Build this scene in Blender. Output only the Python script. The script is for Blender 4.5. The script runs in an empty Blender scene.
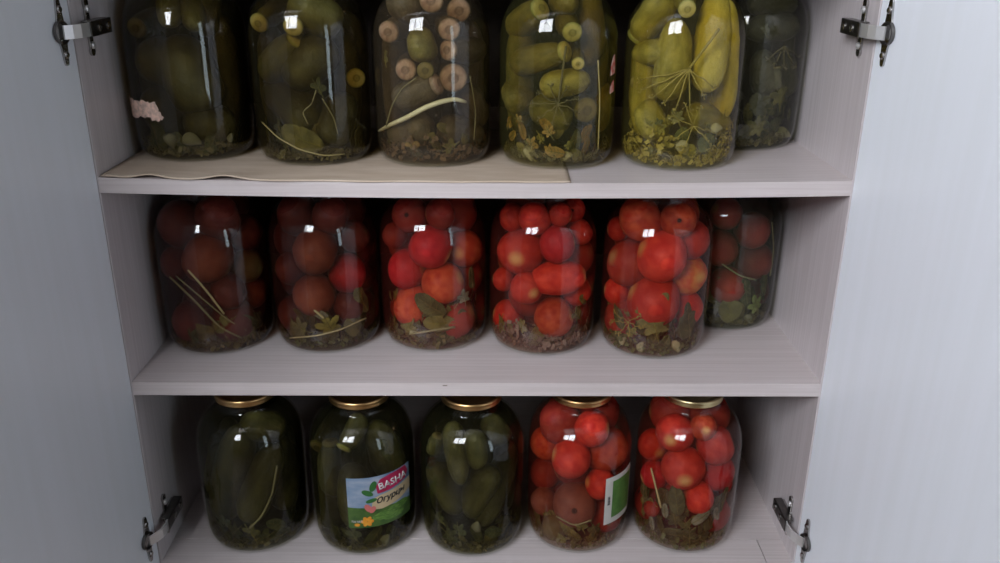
import bpy, bmesh, math, random
from mathutils import Vector, Matrix, noise
random.seed(7)
PI = math.pi
sc = bpy.context.scene
col = sc.collection

# ---------------------------------------------------------------- camera
F = 884.5
CAM = Vector((0.0192, -1.0177, 0.2708))
PITCH, YAW, ROLL = math.radians(-21.485), math.radians(0.521), math.radians(0.380)
fw = Vector((math.sin(YAW)*math.cos(PITCH), math.cos(YAW)*math.cos(PITCH), math.sin(PITCH)))
_rt = Vector((math.cos(YAW), -math.sin(YAW), 0)); _up = _rt.cross(fw)
rt = _rt*math.cos(ROLL) + _up*math.sin(ROLL); up = _up*math.cos(ROLL) - _rt*math.sin(ROLL)
cd = bpy.data.cameras.new('camera'); cam = bpy.data.objects.new('camera', cd); col.objects.link(cam)
cd.sensor_width = 36; cd.lens = 36*F/1000; cd.clip_start = 0.02
cam.matrix_world = Matrix(((rt.x, up.x, -fw.x, CAM.x), (rt.y, up.y, -fw.y, CAM.y), (rt.z, up.z, -fw.z, CAM.z), (0, 0, 0, 1)))
sc.camera = cam

# ---------------------------------------------------------------- world, light, exposure
w = bpy.data.worlds.new('world'); sc.world = w; w.use_nodes = True
w.node_tree.nodes['Background'].inputs[0].default_value = (0.62, 0.72, 0.9, 1)
w.node_tree.nodes['Background'].inputs[1].default_value = 0.5

def area_light(name, loc, target, sx, sy, power, color):
    l = bpy.data.lights.new(name, 'AREA'); l.shape = 'RECTANGLE'; l.size = sx; l.size_y = sy
    l.energy = power; l.color = color
    o = bpy.data.objects.new(name, l); col.objects.link(o); o.location = loc
    d = Vector(target) - Vector(loc)
    o.rotation_euler = d.to_track_quat('-Z', 'Y').to_euler()
    return o
# room: x -2.6..1.9, y -3.2..0.62, floor z -0.70, ceiling z 1.85
RX0, RX1, RY0, RY1, RZ0, RZ1 = -3.0, 1.9, -2.4, 0.62, -0.70, 2.55
area_light('daylight_of_rear_window', (-1.45, RY0-0.10, 1.55), (-1.45, 0, 1.55), 1.70, 1.50, 112, (0.94, 0.95, 1.0))
area_light('daylight_of_side_window', (RX1+0.10, -2.00, 0.35), (0, -2.00, 0.35), 0.62, 1.7, 7.5, (0.78, 0.92, 0.98))

sc.view_settings.view_transform = 'Standard'; sc.view_settings.look = 'None'
sc.view_settings.gamma = 1; sc.view_settings.use_curve_mapping = False
sc.view_settings.exposure = 0.70
sc.cycles.use_denoising = True
sc.cycles.transparent_max_bounces = 32
sc.cycles.max_bounces = 8
sc.cycles.caustics_reflective = False; sc.cycles.caustics_refractive = False

# ---------------------------------------------------------------- materials
MATS = {}
def mat(name, c, rough=0.5, metal=0.0, c2=None, scale=(20, 20, 20), detail=3, spec=0.5, bump=0, bscale=100, rand=0.0,
        contrast=(0.35, 0.65), sub=0.0, coat=0.0):
    if name in MATS: return MATS[name]
    m = bpy.data.materials.new(name); m.use_nodes = True; nt = m.node_tree; N = nt.nodes; L = nt.links
    b = N['Principled BSDF']
    b.inputs['Roughness'].default_value = rough; b.inputs['Metallic'].default_value = metal
    b.inputs['Specular IOR Level'].default_value = spec
    if coat: b.inputs['Coat Weight'].default_value = coat
    tc = N.new('ShaderNodeTexCoord'); mp = N.new('ShaderNodeMapping'); mp.inputs['Scale'].default_value = scale
    L.new(tc.outputs['Object'], mp.inputs['Vector'])
    no = N.new('ShaderNodeTexNoise'); no.inputs['Scale'].default_value = 1; no.inputs['Detail'].default_value = detail
    L.new(mp.outputs[0], no.inputs['Vector'])
    rp = N.new('ShaderNodeValToRGB'); rp.color_ramp.elements[0].position = contrast[0]; rp.color_ramp.elements[1].position = contrast[1]
    rp.color_ramp.elements[0].color = (*c, 1); rp.color_ramp.elements[1].color = (*(c2 or c), 1)
    L.new(no.outputs['Fac'], rp.inputs[0]); out = rp.outputs[0]
    if rand:
        oi = N.new('ShaderNodeObjectInfo'); hs = N.new('ShaderNodeHueSaturation')
        ma = N.new('ShaderNodeMapRange'); ma.inputs[3].default_value = 1-rand; ma.inputs[4].default_value = 1+rand
        L.new(oi.outputs['Random'], ma.inputs[0]); L.new(ma.outputs[0], hs.inputs['Value']); L.new(out, hs.inputs['Color']); out = hs.outputs[0]
    L.new(out, b.inputs['Base Color'])
    if bump:
        n2 = N.new('ShaderNodeTexNoise'); n2.inputs['Scale'].default_value = bscale; L.new(tc.outputs['Object'], n2.inputs['Vector'])
        bp = N.new('ShaderNodeBump'); bp.inputs['Strength'].default_value = bump; bp.inputs['Distance'].default_value = 0.002
        L.new(n2.outputs['Fac'], bp.inputs['Height']); L.new(bp.outputs[0], b.inputs['Normal'])
    MATS[name] = m
    return m

M_shelf = mat('white_ash_laminate_along', (0.545, 0.485, 0.48), 0.38, c2=(0.62, 0.56, 0.56), scale=(5, 260, 260), detail=4)
M_panel = mat('white_ash_laminate_upright', (0.55, 0.50, 0.51), 0.40, c2=(0.62, 0.57, 0.585), scale=(200, 200, 4), detail=4)
M_door = mat('white_door_laminate', (0.82, 0.86, 0.92), 0.36, c2=(0.84, 0.88, 0.95), scale=(60, 60, 2.5), detail=3, coat=0.10)
M_nickel = mat('nickel_steel', (0.50, 0.49, 0.48), 0.24, 1.0, c2=(0.40, 0.39, 0.385), scale=(60, 60, 60))
M_dsteel = mat('dark_steel', (0.13, 0.125, 0.12), 0.30, 1.0, c2=(0.2, 0.19, 0.18), scale=(60, 60, 60))
M_brite = mat('polished_steel', (0.86, 0.86, 0.87), 0.38, 0.75)
M_gold = mat('gold_lacquered_tin', (0.75, 0.50, 0.22), 0.32, 1.0, c2=(0.6, 0.36, 0.16), scale=(30, 30, 30))
M_gold2 = mat('pale_gold_tin', (0.72, 0.62, 0.34), 0.30, 1.0)
M_back = mat('shade_dark_board', (0.050, 0.036, 0.028), 0.7, c2=(0.065, 0.05, 0.04), scale=(80, 80, 80))  # near-black colour stands in for the deep shade behind the jars
M_liner = mat('tan_paper', (0.47, 0.37, 0.28), 0.7, c2=(0.56, 0.46, 0.37), scale=(14, 60, 14))
M_wallp = mat('wall_plaster', (0.30, 0.28, 0.27), 0.9, c2=(0.34, 0.32, 0.31), scale=(3, 3, 3))
M_ceil = mat('ceiling_paint', (0.55, 0.54, 0.54), 0.9)
M_floor = mat('brown_floor', (0.10, 0.06, 0.04), 0.5, c2=(0.15, 0.10, 0.07), scale=(3, 30, 3))
M_frame = mat('white_window_frame', (0.8, 0.8, 0.8), 0.4)

def glass_mat(name, tint, rmul=1.0):
    m = bpy.data.materials.new(name); m.use_nodes = True; nt = m.node_tree; N = nt.nodes; L = nt.links
    for n in list(N):
        if n.type == 'BSDF_PRINCIPLED': N.remove(n)
    out = [n for n in N if n.type == 'OUTPUT_MATERIAL'][0]
    tr = N.new('ShaderNodeBsdfTransparent'); tr.inputs[0].default_value = (*tint, 1)
    gl = N.new('ShaderNodeBsdfGlossy'); gl.inputs['Roughness'].default_value = 0.03; gl.inputs[0].default_value = (1, 1, 1, 1)
    lw = N.new('ShaderNodeLayerWeight'); lw.inputs[0].default_value = 0.5
    p = N.new('ShaderNodeMath'); p.operation = 'POWER'; p.inputs[1].default_value = 5
    a = N.new('ShaderNodeMath'); a.operation = 'MULTIPLY_ADD'; a.inputs[1].default_value = 0.75*rmul; a.inputs[2].default_value = 0.04*rmul
    a.use_clamp = True
    L.new(lw.outputs['Facing'], p.inputs[0]); L.new(p.outputs[0], a.inputs[0])
    mx = N.new('ShaderNodeMixShader'); L.new(a.outputs[0], mx.inputs[0]); L.new(tr.outputs[0], mx.inputs[1]); L.new(gl.outputs[0], mx.inputs[2])
    L.new(mx.outputs[0], out.inputs['Surface'])
    return m
M_glass = glass_mat('jar_glass', (0.955, 0.965, 0.95), 1.0); M_glassin = glass_mat('jar_glass_wet_side', (0.98, 0.985, 0.98), 0.05)
M_pane = glass_mat('window_glass', (0.97, 0.98, 0.98), 0.5)

def brine_mat(name, c, dens, haze=0.0, hc=(.2, .18, .08)):
    m = bpy.data.materials.new(name); m.use_nodes = True; nt = m.node_tree; N = nt.nodes; L = nt.links
    for n in list(N):
        if n.type == 'BSDF_PRINCIPLED': N.remove(n)
    out = [n for n in N if n.type == 'OUTPUT_MATERIAL'][0]
    tr = N.new('ShaderNodeBsdfTransparent'); df = N.new('ShaderNodeBsdfDiffuse'); df.inputs[0].default_value = (*hc, 1)
    ms = N.new('ShaderNodeMixShader'); ms.inputs[0].default_value = haze
    L.new(tr.outputs[0], ms.inputs[1]); L.new(df.outputs[0], ms.inputs[2]); L.new(ms.outputs[0], out.inputs['Surface'])
    va = N.new('ShaderNodeVolumeAbsorption'); va.inputs['Color'].default_value = (*c, 1); va.inputs['Density'].default_value = dens
    L.new(va.outputs[0], out.inputs['Volume'])
    return m
B_olive = brine_mat('murky_olive_brine', (0.62, 0.50, 0.12), 60, .10, (.10, .08, .035))
B_brown = brine_mat('brownish_brine', (0.60, 0.48, 0.22), 50, .12, (.20, .15, .10))
B_yellow = brine_mat('yellow_brine', (0.86, 0.76, 0.14), 30, .07, (.35, .30, .10))
B_green = brine_mat('yellowish_green_brine', (0.78, 0.66, 0.14), 48, .08, (.22, .21, .08))
B_grey = brine_mat('grey_green_brine', (0.58, 0.58, 0.42), 48, .12, (.20, .19, .13))
B_red = brine_mat('pinkish_brine', (0.84, 0.64, 0.42), 34, .11, (.24, .04, .03))
B_rdark = brine_mat('shaded_reddish_brine', (0.72, 0.52, 0.34), 60, .13, (.09, .025, .018))  # reddish brine made darker to carry the shade over the left jars
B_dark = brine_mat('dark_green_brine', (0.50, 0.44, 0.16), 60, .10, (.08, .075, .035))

# ---------------------------------------------------------------- mesh helpers
def link(name, me, m=None, parent=None, smooth=False):
    o = bpy.data.objects.new(name, me); col.objects.link(o)
    if m is not None and not me.materials: me.materials.append(m)
    if parent is not None: o.parent = parent
    if smooth: me.polygons.foreach_set('use_smooth', [True]*len(me.polygons))
    return o
def bm_done(bm, name, m, parent=None, smooth=False):
    bmesh.ops.recalc_face_normals(bm, faces=bm.faces)
    me = bpy.data.meshes.new(name); bm.to_mesh(me); bm.free()
    return link(name, me, m, parent, smooth)
def add_box(bm, x0, x1, y0, y1, z0, z1, M=None, bev=0):
    vs = [Vector((x, y, z)) for x in (x0, x1) for y in (y0, y1) for z in (z0, z1)]
    bvs = [bm.verts.new(M @ v if M else v) for v in vs]
    fs = []
    for f in ((0, 1, 3, 2), (4, 6, 7, 5), (0, 4, 5, 1), (2, 3, 7, 6), (0, 2, 6, 4), (1, 5, 7, 3)):
        fs.append(bm.faces.new([bvs[i] for i in f]))
    if bev:
        es = list({e for f in fs for e in f.edges})
        bmesh.ops.recalc_face_normals(bm, faces=fs)
        bmesh.ops.bevel(bm, geom=es, offset=bev, segments=2, affect='EDGES', profile=0.5)
def add_lathe(bm, prof, n=64, M=None, closed=False):
    rings = []
    for r, z in prof:
        if r < 1e-6:
            v = Vector((0, 0, z)); rings.append([bm.verts.new(M @ v if M else v)])
        else:
            ring = []
            for i in range(n):
                a = 2*PI*i/n; v = Vector((r*math.cos(a), r*math.sin(a), z)); ring.append(bm.verts.new(M @ v if M else v))
            rings.append(ring)
    pairs = list(zip(rings[:-1], rings[1:]))
    if closed: pairs.append((rings[-1], rings[0]))
    for a, b in pairs:
        if len(a) == 1 and len(b) == 1: continue
        for i in range(n):
            j = (i+1) % n
            if len(a) == 1: bm.faces.new((a[0], b[i], b[j]))
            elif len(b) == 1: bm.faces.new((a[i], a[j], b[0]))
            else: bm.faces.new((a[i], a[j], b[j], b[i]))
def add_tube(bm, pts, r, n=6):
    pts = [Vector(p) for p in pts]; rs = r if isinstance(r, (list, tuple)) else [r]*len(pts)
    rings = []
    for i, p in enumerate(pts):
        d = (pts[min(i+1, len(pts)-1)] - pts[max(i-1, 0)])
        if d.length < 1e-9: d = Vector((0, 0, 1))
        d.normalize()
        a = d.cross(Vector((0, 0, 1)) if abs(d.z) < .9 else Vector((1, 0, 0))).normalized(); b = d.cross(a)
        rings.append([bm.verts.new(p + (a*math.cos(2*PI*k/n) + b*math.sin(2*PI*k/n))*rs[i]) for k in range(n)])
    for A, B in zip(rings[:-1], rings[1:]):
        for k in range(n): bm.faces.new((A[k], A[(k+1) % n], B[(k+1) % n], B[k]))
    bm.faces.new(rings[0][::-1]); bm.faces.new(rings[-1])
def tag(o, label, cat=None, group=None, kind=None):
    if label: o['label'] = label
    if cat: o['category'] = cat
    if group: o['group'] = group
    if kind: o['kind'] = kind
    return o
def thing(name, label, cat, loc=(0, 0, 0), group=None):
    o = bpy.data.objects.new(name, None); o.empty_display_size = 0.02; col.objects.link(o); o.location = loc
    bpy.context.view_layer.update()
    return tag(o, label, cat, group)
def struct(name, bm, m):
    o = bm_done(bm, name, m); o['kind'] = 'structure'; return o

# ---------------------------------------------------------------- the room
bm = bmesh.new(); add_box(bm, RX0-.1, RX1+.1, RY0-.1, RY1+.1, RZ0-.1, RZ0); struct('floor', bm, M_floor)
bm = bmesh.new(); add_box(bm, RX0-.1, RX1+.1, RY0-.1, RY1+.1, RZ1, RZ1+.1); struct('ceiling', bm, M_ceil)
bm = bmesh.new(); add_box(bm, RX0-.1, RX1+.1, RY1, RY1+.1, RZ0, RZ1); struct('wall_back', bm, M_wallp)
bm = bmesh.new(); add_box(bm, RX0-.1, RX0, RY0, RY1, RZ0, RZ1); struct('wall_left', bm, M_wallp)
def holed(bm, axis, w0, w1, u0, u1, z0, z1, hu0, hu1, hz0, hz1):
    def b(a0, a1, c0, c1):
        if axis == 'y': add_box(bm, a0, a1, w0, w1, c0, c1)
        else: add_box(bm, w0, w1, a0, a1, c0, c1)
    b(u0, hu0, z0, z1); b(hu1, u1, z0, z1); b(hu0, hu1, z0, hz0); b(hu0, hu1, hz1, z1)
bm = bmesh.new(); holed(bm, 'y', RY0-.1, RY0, RX0-.1, RX1+.1, RZ0, RZ1, -2.30, -.60, .80, 2.30); struct('wall_rear', bm, M_wallp)
bm = bmesh.new(); holed(bm, 'x', RX1, RX1+.1, RY0, RY1, RZ0, RZ1, -2.31, -1.69, -.50, 1.20); struct('wall_right', bm, M_wallp)
def window(name, axis, w0, u0, u1, z0, z1, nm):
    bm = bmesh.new(); t = .05
    def b(a0, a1, c0, c1, d=.03):
        if axis == 'y': add_box(bm, a0, a1, w0-d, w0+d, c0, c1)
        else: add_box(bm, w0-d, w0+d, a0, a1, c0, c1)
    b(u0, u0+t, z0, z1); b(u1-t, u1, z0, z1); b(u0+t, u1-t, z0, z0+t); b(u0+t, u1-t, z1-t, z1)
    for i in range(1, nm):
        c = u0 + (u1-u0)*i/nm; b(c-.035, c+.035, z0+t, z1-t)
    o = struct(name, bm, M_frame)
    bm = bmesh.new()
    if axis == 'y': add_box(bm, u0+t, u1-t, w0-.003, w0+.003, z0+t, z1-t)
    else: add_box(bm, w0-.003, w0+.003, u0+t, u1-t, z0+t, z1-t)
    g = bm_done(bm, 'window_pane', M_pane, o)
window('window_1', 'y', RY0-.05, -2.30, -.60, .80, 2.30, 2)
window('window_2', 'x', RX1+.05, -2.31, -1.69, -.50, 1.20, 1)

# ---------------------------------------------------------------- the cabinet
HW = 0.4461; Z1, Z2, Z3 = 0.0, -0.2714, -0.5571; T = 0.0185; D = 0.50
def sag(x, z): return -0.0048*(1-(x/HW)**2) if z == Z1 else 0.0
cab = thing('cabinet', 'white laminate pantry cabinet with open doors holding jars on its shelves', 'cabinet', (0, 0, RZ0))
def part(bm, name, m, label=None, parent=None, smooth=False):
    p = parent or cab
    o = bm_done(bm, name, m, p, smooth)
    q = p; off = Vector((0, 0, 0))
    while q is not None: off += q.location; q = q.parent
    o.location = -off if p is cab or True else (0, 0, 0)
    if label: o['label'] = label
    return o
bm = bmesh.new(); add_box(bm, -HW-T, -HW, 0, D, RZ0+.0, .285, bev=.0006); part(bm, 'side_panel', M_panel)
bm = bmesh.new(); add_box(bm, HW, HW+T, 0, D, RZ0+.0, .285, bev=.0006); part(bm, 'side_panel', M_panel)
bm = bmesh.new(); add_box(bm, -HW, HW, 0, D, .269, .285); part(bm, 'top_board', M_shelf)
bm = bmesh.new(); add_box(bm, -HW, HW, D-.004, D, RZ0, .269); part(bm, 'back_board', M_back)
bm = bmesh.new(); add_box(bm, -HW, HW, .03, .046, RZ0, Z3-T); part(bm, 'plinth_board', M_panel)
def shelf(z):
    bm = bmesh.new(); n = 32
    sec = [(0, 0), (0, -T), (D-.004, -T), (D-.004, 0)]
    rows = []
    for i in range(n+1):
        x = -HW + 2*HW*i/n; s = sag(x, z)
        rows.append([bm.verts.new((x, y, z+dz+s)) for y, dz in sec])
    for A, B in zip(rows[:-1], rows[1:]):
        for k in range(4): bm.faces.new((A[k], A[(k+1) % 4], B[(k+1) % 4], B[k]))
    bm.faces.new(rows[0]); bm.faces.new(rows[-1][::-1])
    part(bm, 'shelf', M_shelf)
shelf(Z1); shelf(Z2)
bm = bmesh.new()                                     # bottom board, laid of three pieces with open seams
add_box(bm, -HW, HW, .0535, D-.004, Z3-T, Z3); add_box(bm, -HW, .4085, 0, .052, Z3-T, Z3); add_box(bm, .410, HW, 0, .052, Z3-T, Z3)
add_box(bm, -HW, HW, .001, D-.005, Z3-T, Z3-.0035)
part(bm, 'bottom_board', M_shelf)
# chips in the shelf edges
M_chip = mat('bare_chipboard', (0.16, 0.12, 0.10), 0.8)
for x, z in ((-.278, Z1-.0003), (-.045, Z2-.003)):
    bm = bmesh.new(); add_box(bm, x, x+.006, -.0003, .001, z-.0012, z); part(bm, 'edge_chip', M_chip, 'small dark chip in the pale shelf edge')

# doors: hinged on the panel fronts, swung out past a right angle
DOOR_A = math.radians(8)
def door_matrix(s):
    # local: x along the door away from the hinge, y into the door's thickness (away from the cabinet opening), z up
    ax = Vector((s*math.sin(DOOR_A), -math.cos(DOOR_A), 0)); ay = Vector((s*math.cos(DOOR_A), math.sin(DOOR_A), 0))
    o = Vector((s*(HW+.0012), -.0015, 0))
    return Matrix(((ax.x, ay.x, 0, o.x), (ax.y, ay.y, 0, o.y), (0, 0, 1, 0), (0, 0, 0, 1)))
for s in (-1, 1):
    bm = bmesh.new(); add_box(bm, 0, .442, 0, .018, -.60, .42, M=door_matrix(s), bev=.0008)
    part(bm, 'door', M_door, 'grey-white left door, swung wide open' if s < 0 else 'bright white right door, swung wide open')

# concealed hinges
def hinge(s, zc):
    h = bpy.data.objects.new('hinge', None); col.objects.link(h); h.parent = cab
    h.location = Vector((s*HW, 0, zc)) - cab.location
    def sub(bm, name, m, smooth=False):
        o = bm_done(bm, name, m, h, smooth); return o
    # local frame: x = s*(HW - distance off panel), y into the cabinet
    def X(a): return -s*a
    def bx(bm, a0, a1, y0, y1, z0, z1, bev=.0006):
        add_box(bm, min(X(a0), X(a1)), max(X(a0), X(a1)), y0, y1, z0, z1, bev=bev)
    bm = bmesh.new()                                   # mounting plate with two wings
    bx(bm, 0, .0035, .026, .064, -.008, .008)
    for q in (-1, 1):
        bx(bm, 0, .003, .030, .0405, min(q*.007, q*.026), max(q*.007, q*.026), bev=.0012)
        M = Matrix.Translation((X(.003), .0352, q*.0268)) @ Matrix.Rotation(-s*PI/2, 4, 'Y')
        add_lathe(bm, [(0, -.003), (.0055, -.003), (.0055, 0), (.0, .0005)], 20, M)
    sub(bm, 'mounting_plate', M_nickel)
    for q in (-1, 1):
        bm = bmesh.new(); M = Matrix.Translation((X(.0032), .0352, q*.020)) @ Matrix.Rotation(-s*PI/2, 4, 'Y')
        add_lathe(bm, [(.0042, 0), (.0042, .0012), (.003, .0022), (.0012, .0024), (.0010, .0012), (0, .0012)], 20, M)
        sub(bm, 'screw', M_brite)
    bm = bmesh.new()                                   # arm: an inverted channel
    bx(bm, .0140, .0155, .010, .066, -.0084, .0084); bx(bm, .0035, .0145, .012, .066, -.0086, -.0072); bx(bm, .0035, .0145, .012, .066, .0072, .0086)
    bx(bm, .004, .0150, .0645, .066, -.007, .007)
    sub(bm, 'arm', M_dsteel)
    for yy in (.032, .056):
        bm = bmesh.new(); M = Matrix.Translation((X(.0155), yy, 0)) @ Matrix.Rotation(-s*PI/2, 4, 'Y')
        add_lathe(bm, [(.0046, -.001), (.0046, .0012), (.0035, .0018), (.0012, .0018), (.0010, .0008), (0, .0008)], 20, M)
        sub(bm, 'adjusting_screw', M_nickel)
    bm = bmesh.new()                                   # bright link from arm to cup
    pts = [(.0115, .016), (.0125, .004), (.0110, -.008), (.0060, -.018), (.0000, -.026)]
    rows = []
    for a, y in pts:
        rows.append([bm.verts.new((X(a), y, -.0074)), bm.verts.new((X(a), y, .0074)), bm.verts.new((X(a+.0018), y-.0003, .0074)), bm.verts.new((X(a+.0018), y-.0003, -.0074))])
    for A, B in zip(rows[:-1], rows[1:]):
        for k in range(4): bm.faces.new((A[k], A[(k+1) % 4], B[(k+1) % 4], B[k]))
    bm.faces.new(rows[0]); bm.faces.new(rows[-1][::-1])
    sub(bm, 'link', M_brite)
    # cup flange lying on the door's inner face
    DM = Matrix.Translation((-s*HW, 0, 0)) @ door_matrix(s)
    bm = bmesh.new()
    n = 28; out = []
    for i in range(n):                                 # pill-like flange with a bulge over the cup
        a = 2*PI*i/n; zz = .036*math.sin(a); xx = .0052*math.copysign(abs(math.cos(a))**.5, math.cos(a))
        bul = .0045*math.exp(-(zz/.012)**2)
        out.append((.021 + xx + (bul if xx > 0 else -bul*.4), zz))
    lo = [bm.verts.new(DM @ Vector((x, 0, z))) for x, z in out]; hi = [bm.verts.new(DM @ Vector((x, -.0022, z))) for x, z in out]
    bm.faces.new(lo); bm.faces.new(hi[::-1])
    for i in range(n): bm.faces.new((lo[i], lo[(i+1) % n], hi[(i+1) % n], hi[i]))
    for q in (-1, 1):
        add_lathe(bm, [(.0042, 0), (.0042, .001), (.0030, .002), (0, .0022)], 16, DM @ Matrix.Translation((.021, -.0022, q*.024)) @ Matrix.Rotation(PI/2, 4, 'X'))
    sub(bm, 'cup_flange', M_nickel)
    bm = bmesh.new()
    add_lathe(bm, [(0, -.0), (.0125, -.0), (.0125, .004), (.0115, .0045), (.0105, .001), (0, .001)], 28, DM @ Matrix.Translation((.024, -.001, 0)) @ Matrix.Rotation(PI/2, 4, 'X'))
    sub(bm, 'hinge_cup', M_dsteel)
for s, zc in ((-1, .168), (1, .172), (-1, -.500), (1, -.502)):
    hinge(s, zc)

# tan paper lining the left half of the top shelf
bm = bmesh.new(); nx, ny = 90, 14; top = []; XL0, XL1 = -HW+.0015, .112
for i in range(nx+1):
    row = []
    for j in range(ny+1):
        u = i/nx; v = j/ny; x = XL0 + (XL1-XL0)*u
        front = -.0015 + .006*math.exp(-(u/.02)**2) + .004*max(0, u-.35) + .0012*math.sin(x*60)
        y = front + (.30-front)*v**1.5
        lift = (.0042*math.exp(-((x+.385)/.018)**2) + .0048*math.exp(-((x+.298)/.022)**2) + .0015*math.exp(-((x+.43)/.01)**2))*math.exp(-(max(y, 0)/.02)**2)
        z = sag(x, Z1) + .0005 + lift
        row.append((x, y, z))
    top.append(row)
A = [[bm.verts.new(p) for p in r] for r in top]; Bv = [[bm.verts.new((p[0], p[1], p[2]+.0012)) for p in r] for r in top]
for i in range(nx):
    for j in range(ny):
        bm.faces.new((A[i][j], A[i+1][j], A[i+1][j+1], A[i][j+1])); bm.faces.new((Bv[i][j], Bv[i][j+1], Bv[i+1][j+1], Bv[i+1][j]))
for i in range(nx):
    bm.faces.new((A[i][0], Bv[i][0], Bv[i+1][0], A[i+1][0])); bm.faces.new((A[i][ny], A[i+1][ny], Bv[i+1][ny], Bv[i][ny]))
for j in range(ny):
    bm.faces.new((A[0][j], A[0][j+1], Bv[0][j+1], Bv[0][j])); bm.faces.new((A[nx][j], Bv[nx][j], Bv[nx][j+1], A[nx][j+1]))
o = bm_done(bm, 'shelf_liner', M_liner, None, True)
tag(o, 'tan paper liner with a rippled front edge under the left jars of the top shelf', 'shelf liner')

# ---------------------------------------------------------------- jars
OUT = [(0, .0045), (.045, .0035), (.057, .0006), (.0615, .0), (.0668, .0026), (.0712, .0095), (.0738, .0200), (.0748, .034), (.0752, .060), (.0754, .100),
       (.0754, .146), (.0746, .160), (.0718, .175), (.0660, .1890), (.0575, .1995), (.0485, .2068), (.0430, .2105), (.0404, .2140), (.0404, .2210), (.0412, .2235), (.0412, .2290)]
def prof_r(z, prof=OUT):
    z = max(0.0, min(z, .229))
    pr = prof[3:]
    for (r0, z0), (r1, z1) in zip(pr[:-1], pr[1:]):
        if z <= z1: return r0 + (r1-r0)*(z-z0)/max(1e-9, z1-z0)
    return pr[-1][0]
WALL = .0022
def smooth_prof(prof, k=3):
    out = []
    for i in range(len(prof)-1):
        p0 = prof[max(i-1, 0)]; p1 = prof[i]; p2 = prof[i+1]; p3 = prof[min(i+2, len(prof)-1)]
        for j in range(k):
            t = j/k
            def cr(a, b, c, d): return .5*((2*b) + (-a+c)*t + (2*a-5*b+4*c-d)*t*t + (-a+3*b-3*c+d)*t**3)
            out.append((max(0, cr(p0[0], p1[0], p2[0], p3[0])), cr(p0[1], p1[1], p2[1], p3[1])))
    out.append(prof[-1]); return out
OUTS = smooth_prof(OUT)
def inner_prof(prof, t):
    res = []
    for i, (r, z) in enumerate(prof):
        a = prof[max(i-1, 0)]; b = prof[min(i+1, len(prof)-1)]
        dr, dz = b[0]-a[0], b[1]-a[1]; l = math.hypot(dr, dz) or 1
        res.append((max(0, r - t*dz/l), z + t*dr/l))
    res[0] = (0, prof[0][1]+t); return res
INS = inner_prof(OUTS, WALL)
bm = bmesh.new(); add_lathe(bm, OUTS + INS[::-1], 72); bmesh.ops.remove_doubles(bm, verts=bm.verts, dist=1e-6); bmesh.ops.recalc_face_normals(bm, faces=bm.faces)
ME_GLASS = bpy.data.meshes.new('glass'); bm.to_mesh(ME_GLASS); bm.free(); ME_GLASS.materials.append(M_glass); ME_GLASS.materials.append(M_glassin)
for p_ in ME_GLASS.polygons:
    if p_.center.z > .0052 and p_.normal.x*p_.center.x + p_.normal.y*p_.center.y < 0: p_.material_index = 1
ME_GLASS.polygons.foreach_set('use_smooth', [True]*len(ME_GLASS.polygons))
BR = [(r, z) for r, z in inner_prof(OUTS, WALL+.0004) if z < .206]
bm = bmesh.new(); add_lathe(bm, BR + [(0, BR[-1][1])], 72); bmesh.ops.recalc_face_normals(bm, faces=bm.faces)
ME_BRINE = bpy.data.meshes.new('brine'); bm.to_mesh(ME_BRINE); bm.free(); ME_BRINE.materials.append(B_olive); ME_BRINE.polygons.foreach_set('use_smooth', [True]*len(ME_BRINE.polygons))
bm = bmesh.new()
add_lathe(bm, [(0, .2300), (.030, .2300), (.0370, .2298), (.0382, .2325), (.0405, .2338), (.0424, .2330), (.0430, .2308), (.0426, .2290), (.0420, .2272), (.0428, .2252), (.0424, .2238), (.0414, .2238), (.0414, .2291), (.0385, .2293), (0, .2293)], 64)
bmesh.ops.recalc_face_normals(bm, faces=bm.faces)
ME_LID = bpy.data.meshes.new('lid'); bm.to_mesh(ME_LID); bm.free(); ME_LID.materials.append(M_gold); ME_LID.polygons.foreach_set('use_smooth', [True]*len(ME_LID.polygons))

ORD = ['first', 'second', 'third', 'fourth', 'fifth', 'sixth']
ROWN = ['top shelf', 'middle shelf', 'bottom shelf']
POS = [[(-.3703, .1400), (-.2130, .1305), (-.0585, .1298), (.1005, .1231), (.2580, .1175), (.3690, .2260)],
       [(-.3690, .1440), (-.2165, .1500), (-.0645, .1550), (.0890, .1443), (.2460, .1347), (.3690, .2290)],
       [(-.3274, .0850), (-.1672, .0800), (-.0100, .0770), (.1450, .0853), (.3023, .0855)]]
JL = [['first jar from the left on the top shelf, dark gherkins behind a torn label', 'second jar on the top shelf, dark olive gherkins with pale round tips',
       'third jar on the top shelf, brownish gherkins crossed by a pale horseradish strip', 'fourth jar on the top shelf, green gherkins above yellowed leaves',
       'fifth jar on the top shelf, bright yellow gherkins with a dill umbel', 'dull grey-green jar set back at the right end of the top shelf'],
      ['darkest tomato jar, first from the left on the middle shelf', 'second jar on the middle shelf, dull red tomatoes over pale greens', 'third jar on the middle shelf, four tomatoes in front of green leaves',
       'fourth jar on the middle shelf, many small tomatoes and one plum tomato', 'fifth jar on the middle shelf, large tomatoes above a lobed yellow-green leaf',
       'tomato jar set back at the right end of the middle shelf'],
      ['darkest gherkin jar, first from the left on the bottom shelf', 'gherkin jar with a colourful picture label on the bottom shelf', 'unlabelled gherkin jar in the middle of the bottom shelf',
       'tomato jar with a white and green label on the bottom shelf', 'unlabelled tomato jar at the right end of the bottom shelf']]
def ray(px, py):
    return (fw + rt*((px-500)/F) - up*((py-281.5)/F)).normalized()
class Jar: pass
JARS = {}
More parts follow.
